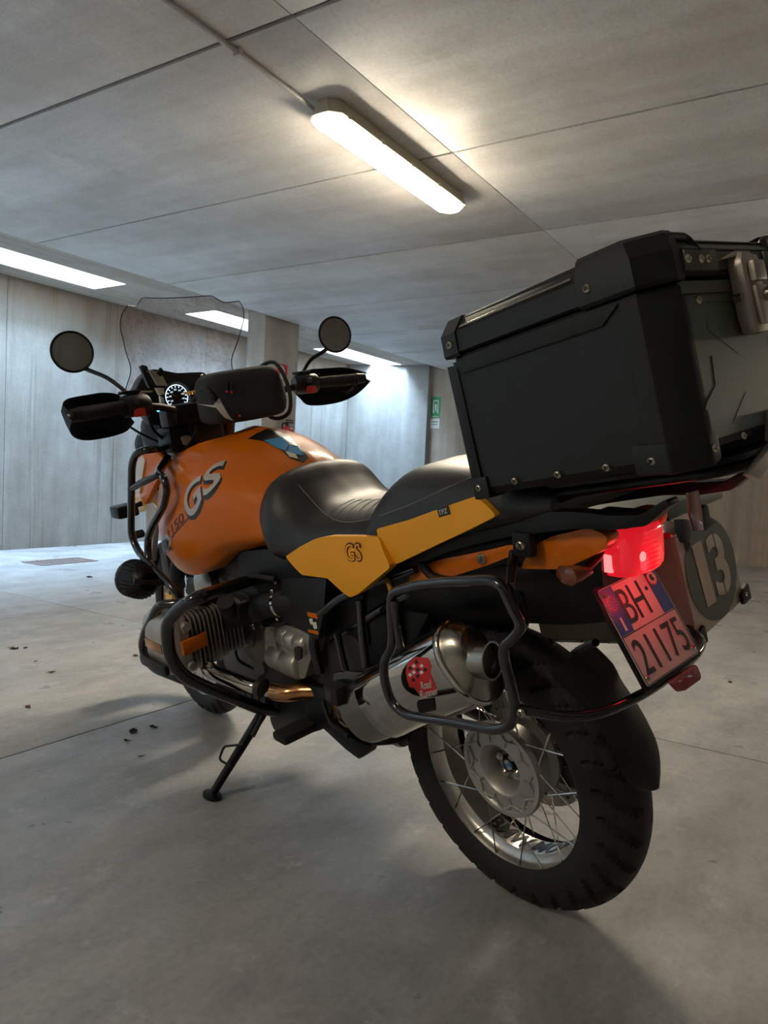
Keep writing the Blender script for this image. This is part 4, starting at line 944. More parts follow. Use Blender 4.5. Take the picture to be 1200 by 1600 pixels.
# shock absorber and clutter above the wheel
sp = []
for k in range(110): a = k * .42; sp.append(V((.19 + k * .0007, .0 + .03 * math.cos(a), .42 + k * .0022)) + V((.03 * math.sin(a), 0, 0)))
T('shock_spring', sp, .005, M['satin'], bike, seg=8); T('shock_body', [(.18, 0, .40), (.28, 0, .70)], .017, M['engine'], bike)
a, b = PT([(700, 925, .02), (775, 975, -.02)]); bm = bmesh.new(); cyl(bm, a, b, .030, 20, .15); obj('shock_reservoir', bm, M['satin'], bike)
T('brake_hose', PT([(660, 925, .05), (684, 960, .05), (684, 1000, .04), (660, 1060, .03)]), .005, M['rubber'], bike, sm=5)
T('brake_hose', PT([(765, 920, .0), (790, 950, -.02), (805, 980, -.04), (780, 1005, -.06)]), .006, M['rubber'], bike, sm=5)
bm = bmesh.new(); cyl(bm, P(795, 935, -.08), P(812, 960, -.08), .02, 16); obj('valve_block', bm, M['engine'], bike)
# ------------------------------------------------------------------ crash bars
cr = .0172
g = T('crash_bar', PT([(415, 900, .08), (385, 909, .20), (309, 933, .38), (279, 951, .41), (262, 972, .425), (261, 990, .425), (265, 1025, .42), (285, 1056, .40), (330, 1077, .33), (405, 1107, .20), (440, 1112, .14)]), cr, M['gloss'], bike, fr=.03, seg=14); mirror_y(g)
g = T('crash_bar', PT([(345, 938, .20), (290, 942, .33), (248, 945, .38), (238, 965, .395), (227, 985, .40), (222, 1008, .40), (228, 1030, .40), (243, 1046, .395), (285, 1062, .37), (345, 1085, .25), (400, 1100, .16)]), .0125, M['gloss'], bike, fr=.03, seg=14); mirror_y(g)
g = T('tank_guard', PT([(262, 702, .10), (238, 702, .26), (214, 706, .29), (206, 724, .295), (205, 785, .295), (205, 837, .295), (215, 860, .295), (232, 880, .30), (268, 916, .29), (284, 940, .28), (310, 950, .22)]), .0112, M['gloss'], bike, fr=.03, seg=14); mirror_y(g).location.z = -.07
g = T('tank_guard', PT([(262, 715, .17), (246, 737, .255), (257, 748, .268), (261, 766, .270), (256, 790, .270), (238, 822, .273), (231, 842, .277), (231, 862, .285), (233, 885, .297)]), .0112, M['gloss'], bike, fr=.025, seg=14); mirror_y(g).location.z = -.07
g = T('tank_guard', PT([(204, 764, .295), (225, 753, .285), (248, 741, .262)]), .0108, M['gloss'], bike, seg=14); mirror_y(g).location.z = -.07
# auxiliary lamp on the guard: finned bowl pointing forward
c = P(219, 906, .33); f = V((1, .10, .02)).normalized()
bm = bmesh.new(); lathe(bm, [(-.055, 0), (-.055, .028), (-.045, .040), (-.025, .050), (.01, .054), (.03, .055), (.034, .058), (.045, .058), (.047, .054), (.042, .05), (.042, 0)], c, f, 40); al = obj('auxiliary_lamp', bm, M['satin'], bike)
mt = ortho(c, f, (0, 0, 1)); bm = bmesh.new()
for k in range(28):
    a = 2 * PI * k / 28; d = V((0, math.cos(a), math.sin(a))); s_ = V((0, -math.sin(a), math.cos(a)))
    t = bmesh.new(); prism(t, [V((-.05, 0, 0)) + d * .030 - s_ * .001, V((-.02, 0, 0)) + d * .048 - s_ * .001, V((.02, 0, 0)) + d * .052 - s_ * .001, V((.02, 0, 0)) + d * .0585 - s_ * .001, V((-.02, 0, 0)) + d * .056 - s_ * .001, V((-.052, 0, 0)) + d * .036 - s_ * .001], s_ * .0022); merge(bm, t, mt)
obj('cooling_fins', bm, M['satin'], al)
bm = bmesh.new(); box(bm, (-.058, -.05, -.007), (-.052, .05, .007), .002, mt @ Matrix.Rotation(.35, 4, 'X')); obj('lamp_bracket', bm, M['grey_plastic'], al)
bm = bmesh.new(); lathe(bm, [(.0421, 0), (.0421, .05), (.046, .05), (.048, 0)], c, f, 32); obj('lens', bm, M['lens'], al)
T('lamp_mount', [c + V((-.0, -.03, .04)), P(240, 888, .30)], .009, M['satin'], bike)
# ------------------------------------------------------------------ front end
for s in (-1, 1):
    bm = bmesh.new(); lathe(bm, [(0, 0), (0, .024), (.30, .026), (.33, .021), (.62, .0205), (.63, 0)], (1.52, s * .095, .34), V((-.36, 0, .72)), 20); obj('fork_leg', bm, M['satin'], bike)
    bx('fork_guard', (1.40, s * .095 - .028, .52), (1.46, s * .095 + .028, .68), M['grey_plastic'], .012)
bx('top_yoke', (1.16, -.12, .985), (1.26, .12, 1.02), M['silver'], .012); bx('lower_yoke', (1.28, -.12, .70), (1.38, .12, .74), M['silver'], .012)
bm = bmesh.new(); cyl(bm, (1.20, 0, .96), (1.16, 0, 1.08), .035, 24); obj('steering_head', bm, M['engine'], bike)
for s in (-1, 1):
    bm = bmesh.new(); cyl(bm, (1.17, s * .055, 1.01), (1.12, s * .055, 1.13), .02, 20); cyl(bm, (1.12 , s * .055 - .022, 1.135), (1.12, s * .055 + .022, 1.135), .026, 20); obj('bar_riser', bm, M['engine'], bike)
c = Q(284, 684, 1.13); bm = bmesh.new(); lathe(bm, [(0, 0), (0, .030), (.004, .033), (.026, .033), (.03, .028), (.03, .012), (.036, .01), (.036, 0)], c - V((0, 0, .02)), (-.1, 0, 1), 28); obj('yoke_cap', bm, M['hub'], bike)
bx('cockpit_block', (1.075, -.06, 1.10), (1.14, .15, 1.165), M['satin'], .02); bx('fuse_cover', (1.10, -.02, 1.02), (1.20, .17, 1.10), M['satin'], .02)
for s in (-1, 1): T('telelever_arm', [(1.02, s * .14, .42), (1.25, s * .10, .50), (1.36, s * .02, .68)], .018, M['engine'], bike, .04)
spz = [V((1.22 + .028 * math.cos(k * .5), .028 * math.sin(k * .5), .50 + k * .0024)) for k in range(110)]
T('front_shock_spring', spz, .005, M['gold'], bike, seg=8); T('front_shock_body', [(1.22, 0, .48), (1.22, 0, .80)], .018, M['engine'], bike)
# front mudguards and beak
bm = bmesh.new(); rows = []
for i in range(17):
    a = math.radians(25 + 130 * i / 16); rows.append([V((1.509 + math.cos(a) * (.355 - .03 * abs(s) ** 3), s * .072, .33 + math.sin(a) * (.355 - .03 * abs(s) ** 3))) for s in (-1, -.9, -.6, -.2, .2, .6, .9, 1)])
grid(bm, rows); bmesh.ops.solidify(bm, geom=bm.faces[:], thickness=.003); obj('front_mudguard', bm, M['plastic'], bike, 60)
bm = loft([row(1.28, [(0, .92), (.10, .91), (.15, .87), (.155, .80), (.11, .77)]), row(1.42, [(0, .94), (.09, .93), (.135, .89), (.13, .83), (.09, .80)]), row(1.60, [(0, .90), (.06, .895), (.09, .87), (.085, .84), (.05, .82)]),
           row(1.78, [(0, .84), (.04, .838), (.06, .825), (.058, .81), (.04, .80)]), row(1.86, [(0, .81), (.02, .81), (.03, .805), (.03, .80), (.02, .795)])], 5, 4); obj('beak', bm, M['yellowpaint'], bike, 60)
bm = bmesh.new(); prism(bm, fillet(PT([(218, 712), (240, 704), (262, 722), (240, 760), (226, 790), (216, 770)], .18), .012, True), (0, -.02, 0), .005); o = obj('side_fairing', bm, M['orange'], bike); mirror_y(o)
bm = bmesh.new(); prism(bm, PT([(214, 722), (221, 712), (226, 720), (218, 772), (213, 765)], .185), (0, -.01, 0), .002); obj('fairing_edge', bm, M['white'], bike)
bm = bmesh.new(); prism(bm, fillet(PT([(228, 775), (246, 760), (250, 775), (240, 830), (236, 880), (228, 850)], .14), .01, True), (0, -.02, 0), .004); o = obj('cooler_cover', bm, M['silverprint'], bike); mirror_y(o)
for s in (1,):
    a = P(196, 797, .19); bm = bmesh.new(); box(bm, a - V((.05, .03, .022)), a + V((.03, .045, .022)), .010); fi = obj('front_indicator', bm, M['satin'], bike); mirror_y(fi)
    T('indicator_stalk', [a, (a.x, .08, a.z + .02)], .009, M['satin'], bike)
    bm = bmesh.new(); prism(bm, fillet(PT([(210, 782), (228, 776), (236, 790), (222, 800), (208, 798)], .13), .008, True), (0, -.05, 0), .008); obj('beak_wing', bm, M['yellowpaint'], bike)
a = P(203, 838, .21); bm = bmesh.new(); cyl(bm, a, a - V((0, .05, 0)), .014, 16, .3); obj('guard_end_plug', bm, M['rubber'], bike)
bx('radiator', (1.20, -.13, .70), (1.26, .13, .86), M['engine'], .01)
plate3('oil_cooler', [(292, 900), (318, 905), (320, 935), (300, 940), (288, 925)], .10, .12, M['satin'], bev=.01)
a = P(268, 935, .11); bx('amber_reflector', a - V((.03, .01, .022)), a + V((.03, .01, .022)), M['yellowpaint'], .004)
bm = bmesh.new(); lathe(bm, [(-.08, 0), (-.08, .03), (-.05, .055), (0, .062), (.02, .06), (.03, .05), (.035, 0)], (1.50, .055, 1.03), (1, 0, 0), 32); obj('headlamp', bm, M['lens'], bike); 
bm = bmesh.new(); lathe(bm, [(-.11, 0), (-.11, .03), (-.06, .06), (-.02, .066), (-.02, .06), (-.05, 0)], (1.50, .055, 1.03), (1, 0, 0), 32); obj('headlamp_bowl', bm, M['satin'], bike)
bm = bmesh.new(); lathe(bm, [(-.06, 0), (-.05, .04), (0, .05), (.015, .045), (.02, 0)], (1.52, -.07, 1.03), (1, 0, 0), 28); obj('headlamp', bm, M['lens'], bike)
bm = loft([row(1.27, [(0, 1.13), (.08, 1.13), (.12, 1.10), (.12, 1.0), (.08, .96)]), row(1.36, [(0, 1.16), (.09, 1.15), (.14, 1.11), (.135, 1.0), (.09, .95)]), row(1.43, [(0, 1.14), (.08, 1.13), (.12, 1.09), (.11, 1.0), (.08, .95)])], 3, 4); obj('front_cowl', bm, M['satin'], bike, 60)
# windscreen
def scr(t, s, off=0):
    hw = .198 - .020 * math.exp(-((t - .30) / .17) ** 2) + .014 * math.exp(-((t - .80) / .16) ** 2)
    k = min(1, max(0, (.82 - abs(s)) / .22)); k = k * k * (3 - 2 * k)   # raised middle of the top edge
    if t > .9: hw -= .012 * ((t - .9) / .1) ** 2
    x = 1.417 - .150 * t - .10 * (abs(s) ** 2.2) * (1 - .2 * t) + off
    zz = 1.205 + (.262 + .028 * k) * t
    return V((x, s * hw, zz))
for off in (0,):
    bm = bmesh.new(); rows = [[scr(i / 20, -1 + 2 * j / 28) for j in range(29)] for i in range(21)]
    grid(bm, rows); bmesh.ops.solidify(bm, geom=bm.faces[:], thickness=.003)
    ws = obj('windscreen', bm, M['screen'], bike, 60)
edge = [scr(i / 20, -1) for i in range(21)] + [scr(1, -1 + 2 * j / 28) for j in range(1, 29)] + [scr(1 - i / 20, 1) for i in range(1, 21)]
T('screen_edge', edge, .0016, M['black'], ws, seg=6)
for s in (-.6, .6): bolt(bike, scr(.12, s) + V((-.004, 0, 0)), (-1, 0, .2), .007)
# instrument panel
def dashq(pts, x, th, m, name, parent=bike, bev=.005, fr=.01): q = [Q(u, v, x) for u, v in pts]; q = fillet(q, fr, True, 3); bm = bmesh.new(); prism(bm, q, (th, 0, 0), bev); return obj(name, bm, m, parent)
ip = dashq([(206, 622), (222, 590), (236, 576), (262, 580), (275, 583), (320, 581), (326, 594), (345, 630), (330, 660), (290, 668), (240, 664)], 1.27, .05, M['plastic'], 'instrument_panel', fr=.015)
def gauge(u, v, rp, x, m):
    c = Q(u, v, x); r = rp / 480
    bm = bmesh.new(); lathe(bm, [(0, 0), (0, r), (-.012, r), (-.014, r * .93), (-.006, r * .88), (-.006, 0)], c, (1, 0, 0), 40); g = obj('gauge', bm, M['black'], bike)
    bm = bmesh.new(); rr = r * .82; n = 34; 
    for k in range(n):
        a0 = math.radians(-40 + 260 * k / n); a1 = math.radians(-40 + 260 * (k + 1) / n)
        vs = [bm.verts.new(c + V((-.0065, math.cos(a) * q_, math.sin(a) * q_))) for a, q_ in ((a0, rr), (a1, rr), (a1, rr * .93), (a0, rr * .93))]; bm.faces.new(vs)
    for k in range(13):
        a0 = math.radians(-40 + 260 * k / 12); dr = V((0, math.cos(a0), math.sin(a0))); tn = V((0, -math.sin(a0), math.cos(a0)))
        vs = [bm.verts.new(c + V((-.0066, 0, 0)) + dr * a * rr + tn * b * rr) for a, b in ((.9, -.035), (.9, .035), (.74, .03), (.74, -.03))]; bm.faces.new(vs)
    bmesh.ops.solidify(bm, geom=bm.faces[:], thickness=.0005); obj('dial_marks', bm, m, g)
    for k in range(7):
        a0 = math.radians(210 - 230 * k / 6); text('dial_number', str(k * 20 + 20), c + V((-.0068, math.cos(a0) * rr * -.58, math.sin(a0) * rr * .58)), (0, -1, 0), (0, 0, 1), rr * .22, rr * .14, m, g, .0003)
    bm = bmesh.new(); t = tube(bm, [c + V((-.008, 0, 0)), c + V((-.008, rr * .6, rr * .35))], .0014, 6); obj('needle', bm, M['orange'], g)
    return g
gauge(275, 620, 23, 1.262, M['dial']); gauge(319, 617, 19, 1.262, M['warmdial'])
bolt(bike, Q(315, 587, 1.266), (-1, 0, 0), .005)
# phone cradle
bm = bmesh.new(); q = [Q(u, v, 1.16) for u, v in [(232, 577), (252, 583), (263, 603), (246, 602)]]; prism(bm, q, (.008, 0, 0), .002); pc = obj('phone_cradle', bm, M['cream'], bike, label='tan phone cradle')
for pts in ([(219, 572), (224, 570), (240, 600), (236, 604), (232, 603)], [(222, 570), (230, 572), (233, 580), (225, 578)], [(246, 583), (252, 574), (258, 582), (252, 588)], [(232, 600), (246, 602), (246, 606), (234, 606)]):
    dashq(pts, 1.15, .014, M['plastic'], 'cradle_arm', pc, .001, .002)
dashq([(243, 606), (256, 606), (257, 616), (250, 618)], 1.15, .012, M['cream'], 'cradle_ball_joint', pc, .002, .003); dashq([(250, 618), (256, 622), (258, 633), (252, 632)], 1.14, .012, M['cream'], 'cradle_stem', pc, .002, .003)
# ------------------------------------------------------------------ handlebar
bar = [V((.962, .47, 1.172)), V((1.01, .32, 1.176)), V((1.06, .20, 1.165)), V((1.10, .12, 1.14)), V((1.115, .05, 1.135))]
bar = bar + [V((p.x, -p.y, p.z)) for p in bar[::-1]]
T('handlebar', bar, .011, M['satin'], bike, fr=.05, seg=14)
for s in (1, -1):
    a = V((.965, s * .462, 1.172)); b = V((1.008, s * .325, 1.176)); d = (b - a)
    gname = 'grip'
    bm = bmesh.new(); pr_ = []
    for k in range(60): h = d.length * k / 59; pr_.append((h, .0175 + (.0012 if k % 2 else 0)))
    lathe(bm, [(-.001, 0), (-.001, .019), (.004, .0205), (.006, .0175)] + pr_[3:] + [(d.length, .022), (d.length + .003, .022), (d.length + .003, 0)], a, d, 24); gp = obj('grip', bm, M['rubber'], bike, 50)
    bm = bmesh.new(); lathe(bm, [(-.03, 0), (-.03, .008), (-.028, .016), (-.004, .018), (-.001, .018), (-.001, 0)], a, d, 20); obj('bar_end', bm, M['satin'], bike)
    bolt(bike, a - d.normalized() * .0305, -d, .006)
    # switchgear
    c = b + d.normalized() * .035
    bm = bmesh.new(); lathe(bm, [(-.038, 0), (-.038, .026), (-.03, .031), (.025, .033), (.04, .027), (.042, 0)], c, d, 28); sg = obj('switch_housing', bm, M['plastic'], bike, 50)
    bm = bmesh.new(); box(bm, c + V((-.036, -.016, -.032)), c + V((-.022, .018, -.008)), .005); obj('indicator_button', bm, M['red'], sg, label='red switch button')
    bm = bmesh.new(); box(bm, c + V((-.036, -.002, .002)), c + V((-.030, .016, .018)), .003); obj('switch_button', bm, M['grey_plastic'], sg)
    bm = bmesh.new(); box(bm, c + V((-.01, -.02, .032)), c + V((.03, .03, .042)), .004); obj('reservoir', bm, M['satin'], sg)
    bm = bmesh.new(); cyl(bm, c + V((.03, 0, .005)), c + V((.055, -.01 * s, .012)), .017, 20); obj('lever_perch', bm, M['satin'], bike)
    T('lever', [c + V((.055, -.0 * s, .0)), a + d * .6 + V((.065, 0, -.004)), a + V((.06, -.01 * s, -.012)), a + V((.058, .012 * s, -.012))], .0062, M['satin'], bike, sm=4)
    # mirror with stem
    base = c + V((.02, -.0, .03)); mc = P(112.5, 550, .375) if s > 0 else P(523, 523, -.40)
    T('mirror_stem', [base, base + (mc - base) * .35 + V((.01, 0, .005)), mc + V((.02, -.03 * s, -.045)), mc + V((.012, -.0 * s, -.01))], lambda t: .0055 + .002 * t, M['satin'], bike, sm=6)
    nrm = (V((-1, -.05 * s, .05)).normalized() + (CB - mc).normalized() * (.9 if s > 0 else .35)).normalized()
    R_ = .056
    bm = bmesh.new(); lathe(bm, [(-.022, 0), (-.020, R_ * .5), (-.012, R_ * .85), (0, R_ + .003), (.004, R_ + .003), (.005, R_), (.002, R_ - .003), (.002, 0)], mc, nrm, 48); mh = obj('mirror', bm, M['satin'], bike, 50)
    bm = bmesh.new(); lathe(bm, [(.0021, 0), (.0021, R_ - .0035), (.0032, R_ - .0035), (.0032, 0)], mc, nrm, 48); obj('mirror_glass', bm, M['mirror'], mh, 30)
# small cockpit lights
bm = bmesh.new(); lathe(bm, [(0, .0045), (.003, .004), (.005, 0)], Q(247, 641, 1.10), (-1, 0, 0), 12); obj('blue_light', bm, M['blueled'], bike)
for u, v, x in ((216, 612, 1.02), (363, 614, .86), (352, 613, .858)):
    pass
bm = bmesh.new(); lathe(bm, [(0, .004), (.003, .0035), (.004, 0)], Q(216, 612.5, 1.02), (-1, 0, 0), 12); obj('red_light', bm, M['redled'], bike)
bm = bmesh.new(); q = [Q(u, v, 1.03) for u, v in [(198, 611), (238, 610), (239, 613), (198, 614)]]; prism(bm, q, (.02, 0, 0), .0005); obj('reservoir_cap', bm, M['bolt'], bike)
T('cable_loop', PT([(232, 650, .22), (240, 672, .2), (262, 690, .15), (285, 700, .12)]), .005, M['rubber'], bike, sm=5)
T('cable_loop', PT([(300, 655, .08), (306, 672, .1), (300, 690, .12), (285, 705, .12)]), .006, M['rubber'], bike, sm=5)
T('clutch_cable', PT([(200, 665, .25), (225, 680, .2), (262, 695, .12), (300, 700, .08)]), .0035, M['rubber'], bike, sm=5)
T('brake_line', PT([(255, 640, .1), (262, 665, .1), (275, 690, .08), (290, 700, .05)]), .005, M['rubber'], bike, sm=5)
T('throttle_cable', PT([(300, 640, .05), (288, 655, .1), (300, 680, .1), (312, 700, .08)]), .005, M['rubber'], bike, sm=5)
bx('ignition_block', Q(285, 650, 1.10) - V((.0, .05, .03)), Q(285, 650, 1.10) + V((.06, .05, .03)), M['engine'], .012)
# hand guards
def hguard(s):
    bm = bmesh.new(); rows = []
    Ys = [.285, .31, .35, .39, .43, .46, .482, .492, .494]
    top = [1.185, 1.212, 1.222, 1.221, 1.219, 1.216, 1.208, 1.198, 1.188]; bot = [1.13, 1.108, 1.100, 1.098, 1.100, 1.108, 1.122, 1.14, 1.160]
    xx = [1.10, 1.105, 1.105, 1.10, 1.085, 1.065, 1.04, 1.01, .975]
    for y, zt, zb, x in zip(Ys, top, bot, xx):
        rows.append([V((x - .045 * (1 - u) ** 2 - (.03 * max(0, u - .75) / .25), y * s, zb + (zt - zb) * u)) for u in [k / 8 for k in range(9)]])
    cols = [cat([r[k] for r in rows], 3) for k in range(9)]; rows = [[c[i] for c in cols] for i in range(len(cols[0]))]
    grid(bm, rows); bmesh.ops.solidify(bm, geom=bm.faces[:], thickness=.003); return obj('hand_guard', bm, M['plastic'], bike, 60)
hguard(1); hguard(-1)
# ------------------------------------------------------------------ bag strapped on the handlebar
bag = empty('handlebar_bag', None, BM); tag(bag, 'black cloth roll bag with grey flash strapped across the handlebar', 'bag')
bm = bmesh.new(); rows = []
for y, x0, x1, z0, z1 in ((.125, .885, .975, 1.115, 1.215), (.115, .868, .99, 1.100, 1.228), (.08, .855, 1.0, 1.095, 1.240), (0, .85, 1.0, 1.095, 1.245), (-.07, .85, .99, 1.098, 1.245), (-.10, .858, .975, 1.105, 1.228), (-.118, .875, .955, 1.12, 1.205)):
    rows.append(fillet([V((x0, y, z0)), V((x1, y, z0)), V((x1, y, z1)), V((x0 + .012, y, z1))], .03, True, 4))
cols = [cat([r[k] for r in rows], 4) for k in range(len(rows[0]))]; rows = [[c[i] for c in cols] for i in range(len(cols[0]))]
grid(bm, rows, True, True); bgb = obj('bag_body', bm, M['fabric'], bag, 60); BB = bvh_of(bgb)
def on_bag(name, pts, m, lift=.0015):
    q = []
    for u, v in pts:
        d = (BI.to_3x3() @ ray(u, v)).normalized(); h = BB.ray_cast(CB, d); q.append(h[0] if h[0] is not None else BB.find_nearest(Q(u, v, .87))[0])
    c = sum(q, V()) / len(q); nr = BB.find_nearest(c)[1]; nr = (nr + (CB - c).normalized() * .5).normalized(); r = V((-.7, -.7, 0)); r = (r - nr * r.dot(nr)).normalized(); u2 = nr.cross(r)
    bm = polybm([((p - c).dot(r), (p - c).dot(u2)) for p in q]); return drape(name, bm, c, r, u2, BB, -nr, m, bag, lift, .008)
on_bag('grey_flash', [(308, 631), (334, 633), (343, 622), (367, 658), (352, 653), (338, 637), (308, 638)], M['silverprint'])
for pts in ([(354, 597), (354, 612)], [(360, 596), (361, 613)], [(366, 640), (374, 650)]):
    q = [];
    for u, v in pts:
        d = (BI.to_3x3() @ ray(u, v)).normalized(); h = BB.ray_cast(CB, d); q.append(h[0] + h[1] * .002 if h[0] is not None else BB.find_nearest(Q(u, v, .87))[0])
    T('zip_pull', q, .0022, M['fabric'], bag); bm = bmesh.new(); bmesh.ops.create_uvsphere(bm, u_segments=10, v_segments=6, radius=.004, matrix=Matrix.Translation(q[1])); obj('zip_tip', bm, M['redprint'], bag)
T('strap', [(.84, -.105, 1.17), (.9, -.11, 1.25), (1.0, -.105, 1.235), (1.04, -.105, 1.16), (.96, -.105, 1.09), (.86, -.105, 1.10)], .006, M['fabric'], bag, closed=True, sm=5)
T('strap', [(.87, .128, 1.17), (.90, .128, 1.20), (.98, .11, 1.19), (1.045, .10, 1.17)], .008, M['fabric'], bag, sm=5)
# gold cord
cdp = PT([(290, 616, .10), (300, 613, .09), (312, 612, .08), (322, 609, .07)]); T('yellow_cord', [cdp[0] + (cdp[-1] - cdp[0]) * (k / 40) + V((0, .004 * math.cos(k * .9), .004 * math.sin(k * .9))) for k in range(41)], .0028, M['gold'], bag)

# ================================================================== top case
TH = math.radians(9.5); cf = V((math.cos(TH), 0, -math.sin(TH))); cu_ = V((math.sin(TH), 0, math.cos(TH)))
TM = BM @ Matrix(((cf.x, 0, cu_.x, -.170), (0, 1, 0, 0), (cf.z, 0, cu_.z, .968), (0, 0, 0, 1)))
case = empty('top_case', None, TM); tag(case, 'large black and olive metal top case on the motorcycle tail rack', 'case')
CMI = (BI @ TM).inverted()
LX, HY, HZ = -.385, .215, .236   # length backwards, half width, body height
def oct2(z, e=0, c=.035): x0, x1, y = 0 + e, LX - e, HY + e; return [(x0, y - c * .5, z), (x0 - c * .5, y, z), (x1 + c, y, z), (x1, y - c, z), (x1, -y + c, z), (x1 + c, -y, z), (x0 - c * .5, -y, z), (x0, -y + c * .5, z)]
bm = bmesh.new(); grid(bm, [oct2(.0, -.012), oct2(.012, -.002), oct2(HZ - .008), oct2(HZ - .003, -.003)], True, True)
bd_ = obj('case_body', bm, M['caseblack'], case, 30)
# rear panel, olive, with pressed relief
def cpx(u, v, x): # photo point on the case plane x
    d = (CMI.to_3x3() @ (BI.to_3x3() @ ray(u, v))); o = CMI @ CB; return o + d * ((x - o.x) / d.x)
def cpy(u, v, y):
    d = (CMI.to_3x3() @ (BI.to_3x3() @ ray(u, v))); o = CMI @ CB; return o + d * ((y - o.y) / d.y)
bm = bmesh.new(); prism(bm, [(LX - .0005, .172, .022), (LX - .0005, -.172, .022), (LX - .0005, -.175, HZ - .022), (LX - .0005, .175, HZ - .022)], (-.003, 0, 0), .001, 1); rp_ = obj('rear_panel', bm, M['casegreen'], case)
def rel(pts, name='pressed_rib', m='casegreen', x=None, th=.003, par=None, bev=0): 
    x = x or LX - .0032; bm = bmesh.new(); prism(bm, [V((x, p[0], p[1])) for p in pts], (-th, 0, 0), bev, 1); o = obj(name, bm, M[m], par or rp_); o.data.polygons.foreach_set('use_smooth', [False] * len(o.data.polygons)); return o
def relp(pts, th, name='pressed_rib', bev=0): q = [cpx(u, v, LX - .0034) for u, v in pts]; rel([(p.y, p.z) for p in q], name, th=th, bev=bev); rel([(-p.y, p.z) for p in q], name, th=th, bev=bev)
relp([(1111, 556), (1115, 556), (1123, 602), (1108, 632), (1104, 642), (1101, 640), (1103, 630), (1117, 602)], .0014)
relp([(1104, 498), (1109, 500), (1156, 540), (1153, 552), (1106, 516)], .0008); relp([(1145, 660), (1165, 612), (1173, 616), (1152, 662)], .0008)
rel([(.175, HZ - .022), (-.175, HZ - .022), (-.175, HZ - .006), (.175, HZ - .006)], 'upper_rail', x=LX + .002, th=.008)
rel([(.14, HZ - .034), (-.14, HZ - .034), (-.14, HZ - .026), (.14, HZ - .026)], 'upper_rail', x=LX - .001, th=.004)
# black corner posts and lower guards
for s in (1, -1):
    bm = bmesh.new(); e = .0025
    prism(bm, [(LX + .060, s * (HY + e), .03), (LX + .034, s * (HY + e), .03), (LX - e - .001, s * (HY - .034), .03), (LX - e - .001, s * (HY - .050), .03), (LX + .002, s * (HY - .05), .03), (LX + .06, s * (HY - .003), .03)], (0, 0, HZ - .04), .001, 1); obj('corner_post', bm, M['caseblack'], case)
    bm = bmesh.new(); q = [(LX + .085, s * (HY + .004), -.004), (LX + .034, s * (HY + .005), -.010), (LX - .004, s * (HY - .034), -.012), (LX - .004, s * (HY - .062), -.004), (LX - .004, s * (HY - .062), .03), (LX - .004, s * (HY - .036), .055), (LX + .034, s * (HY + .005), .055), (LX + .085, s * (HY + .004), .03)]
    prism(bm, [V((LX + .085, s * (HY + .004), z_)) for z_ in (-.004,)] + [V(q[1]), V(q[2]), V(q[3]), V((LX + .03, s * (HY - .062), -.004))], (0, 0, .042), .004); obj('corner_guard', bm, M['caseblack'], case)
    bm = bmesh.new(); box(bm, (-.03, s * (HY - .02) - .022, -.006), (.006, s * (HY - .02) + .025, .032), .006); obj('corner_guard', bm, M['caseblack'], case)
    bm = bmesh.new(); box(bm, (-.018, s * HY - .006, .03), (.004, s * HY + .0025, HZ - .015), .002); obj('corner_post', bm, M['caseblack'], case)
    bm = bmesh.new(); prism(bm, [(-.03, s * (HY - .002), HZ - .034), (LX + .09, s * (HY - .002), HZ - .034), (LX + .06, s * (HY - .002), HZ - .012), (-.01, s * (HY - .002), HZ - .012)], (0, s * .006, 0), .002); obj('side_rail', bm, M['caseblack'], case)
# lid with chamfered top, corner caps and tie-down handles
def lid(z, e, c=.035, ex=0): return oct2(z, e, c)
bm = bmesh.new(); grid(bm, [oct2(HZ + .0, .003), oct2(HZ + .002, .006), oct2(HZ + .034, .004), oct2(HZ + .052, -.014), oct2(HZ + .054, -.018)], True, True); ldo = obj('lid', bm, M['caseblack'], case, 25)
bm = bmesh.new(); prism(bm, [(LX - .0035, .168, HZ + .008), (LX - .0035, -.168, HZ + .008), (LX - .0025, -.168, HZ + .034), (LX - .0025, .168, HZ + .034)], (-.004, 0, 0), .001, 1); lp = obj('lid_rear_panel', bm, M['casegreen'], case)
bm = bmesh.new(); prism(bm, [(LX + .004, .17, HZ + .050), (LX + .02, .17, HZ + .054), (-.02, .17, HZ + .054), (-.02, -.17, HZ + .054), (LX + .02, -.17, HZ + .054), (LX + .004, -.17, HZ + .050)], (0, 0, .002), .0006, 1); obj('lid_top_panel', bm, M['casegreen'], case)
bm = bmesh.new(); prism(bm, [(LX - .0035, .168, HZ + .036), (LX - .0035, -.168, HZ + .036), (LX + .014, -.168, HZ + .053), (LX + .014, .168, HZ + .053)], (-.002, 0, .002), .0006, 1); obj('lid_bevel_panel', bm, M['casegreen'], case)
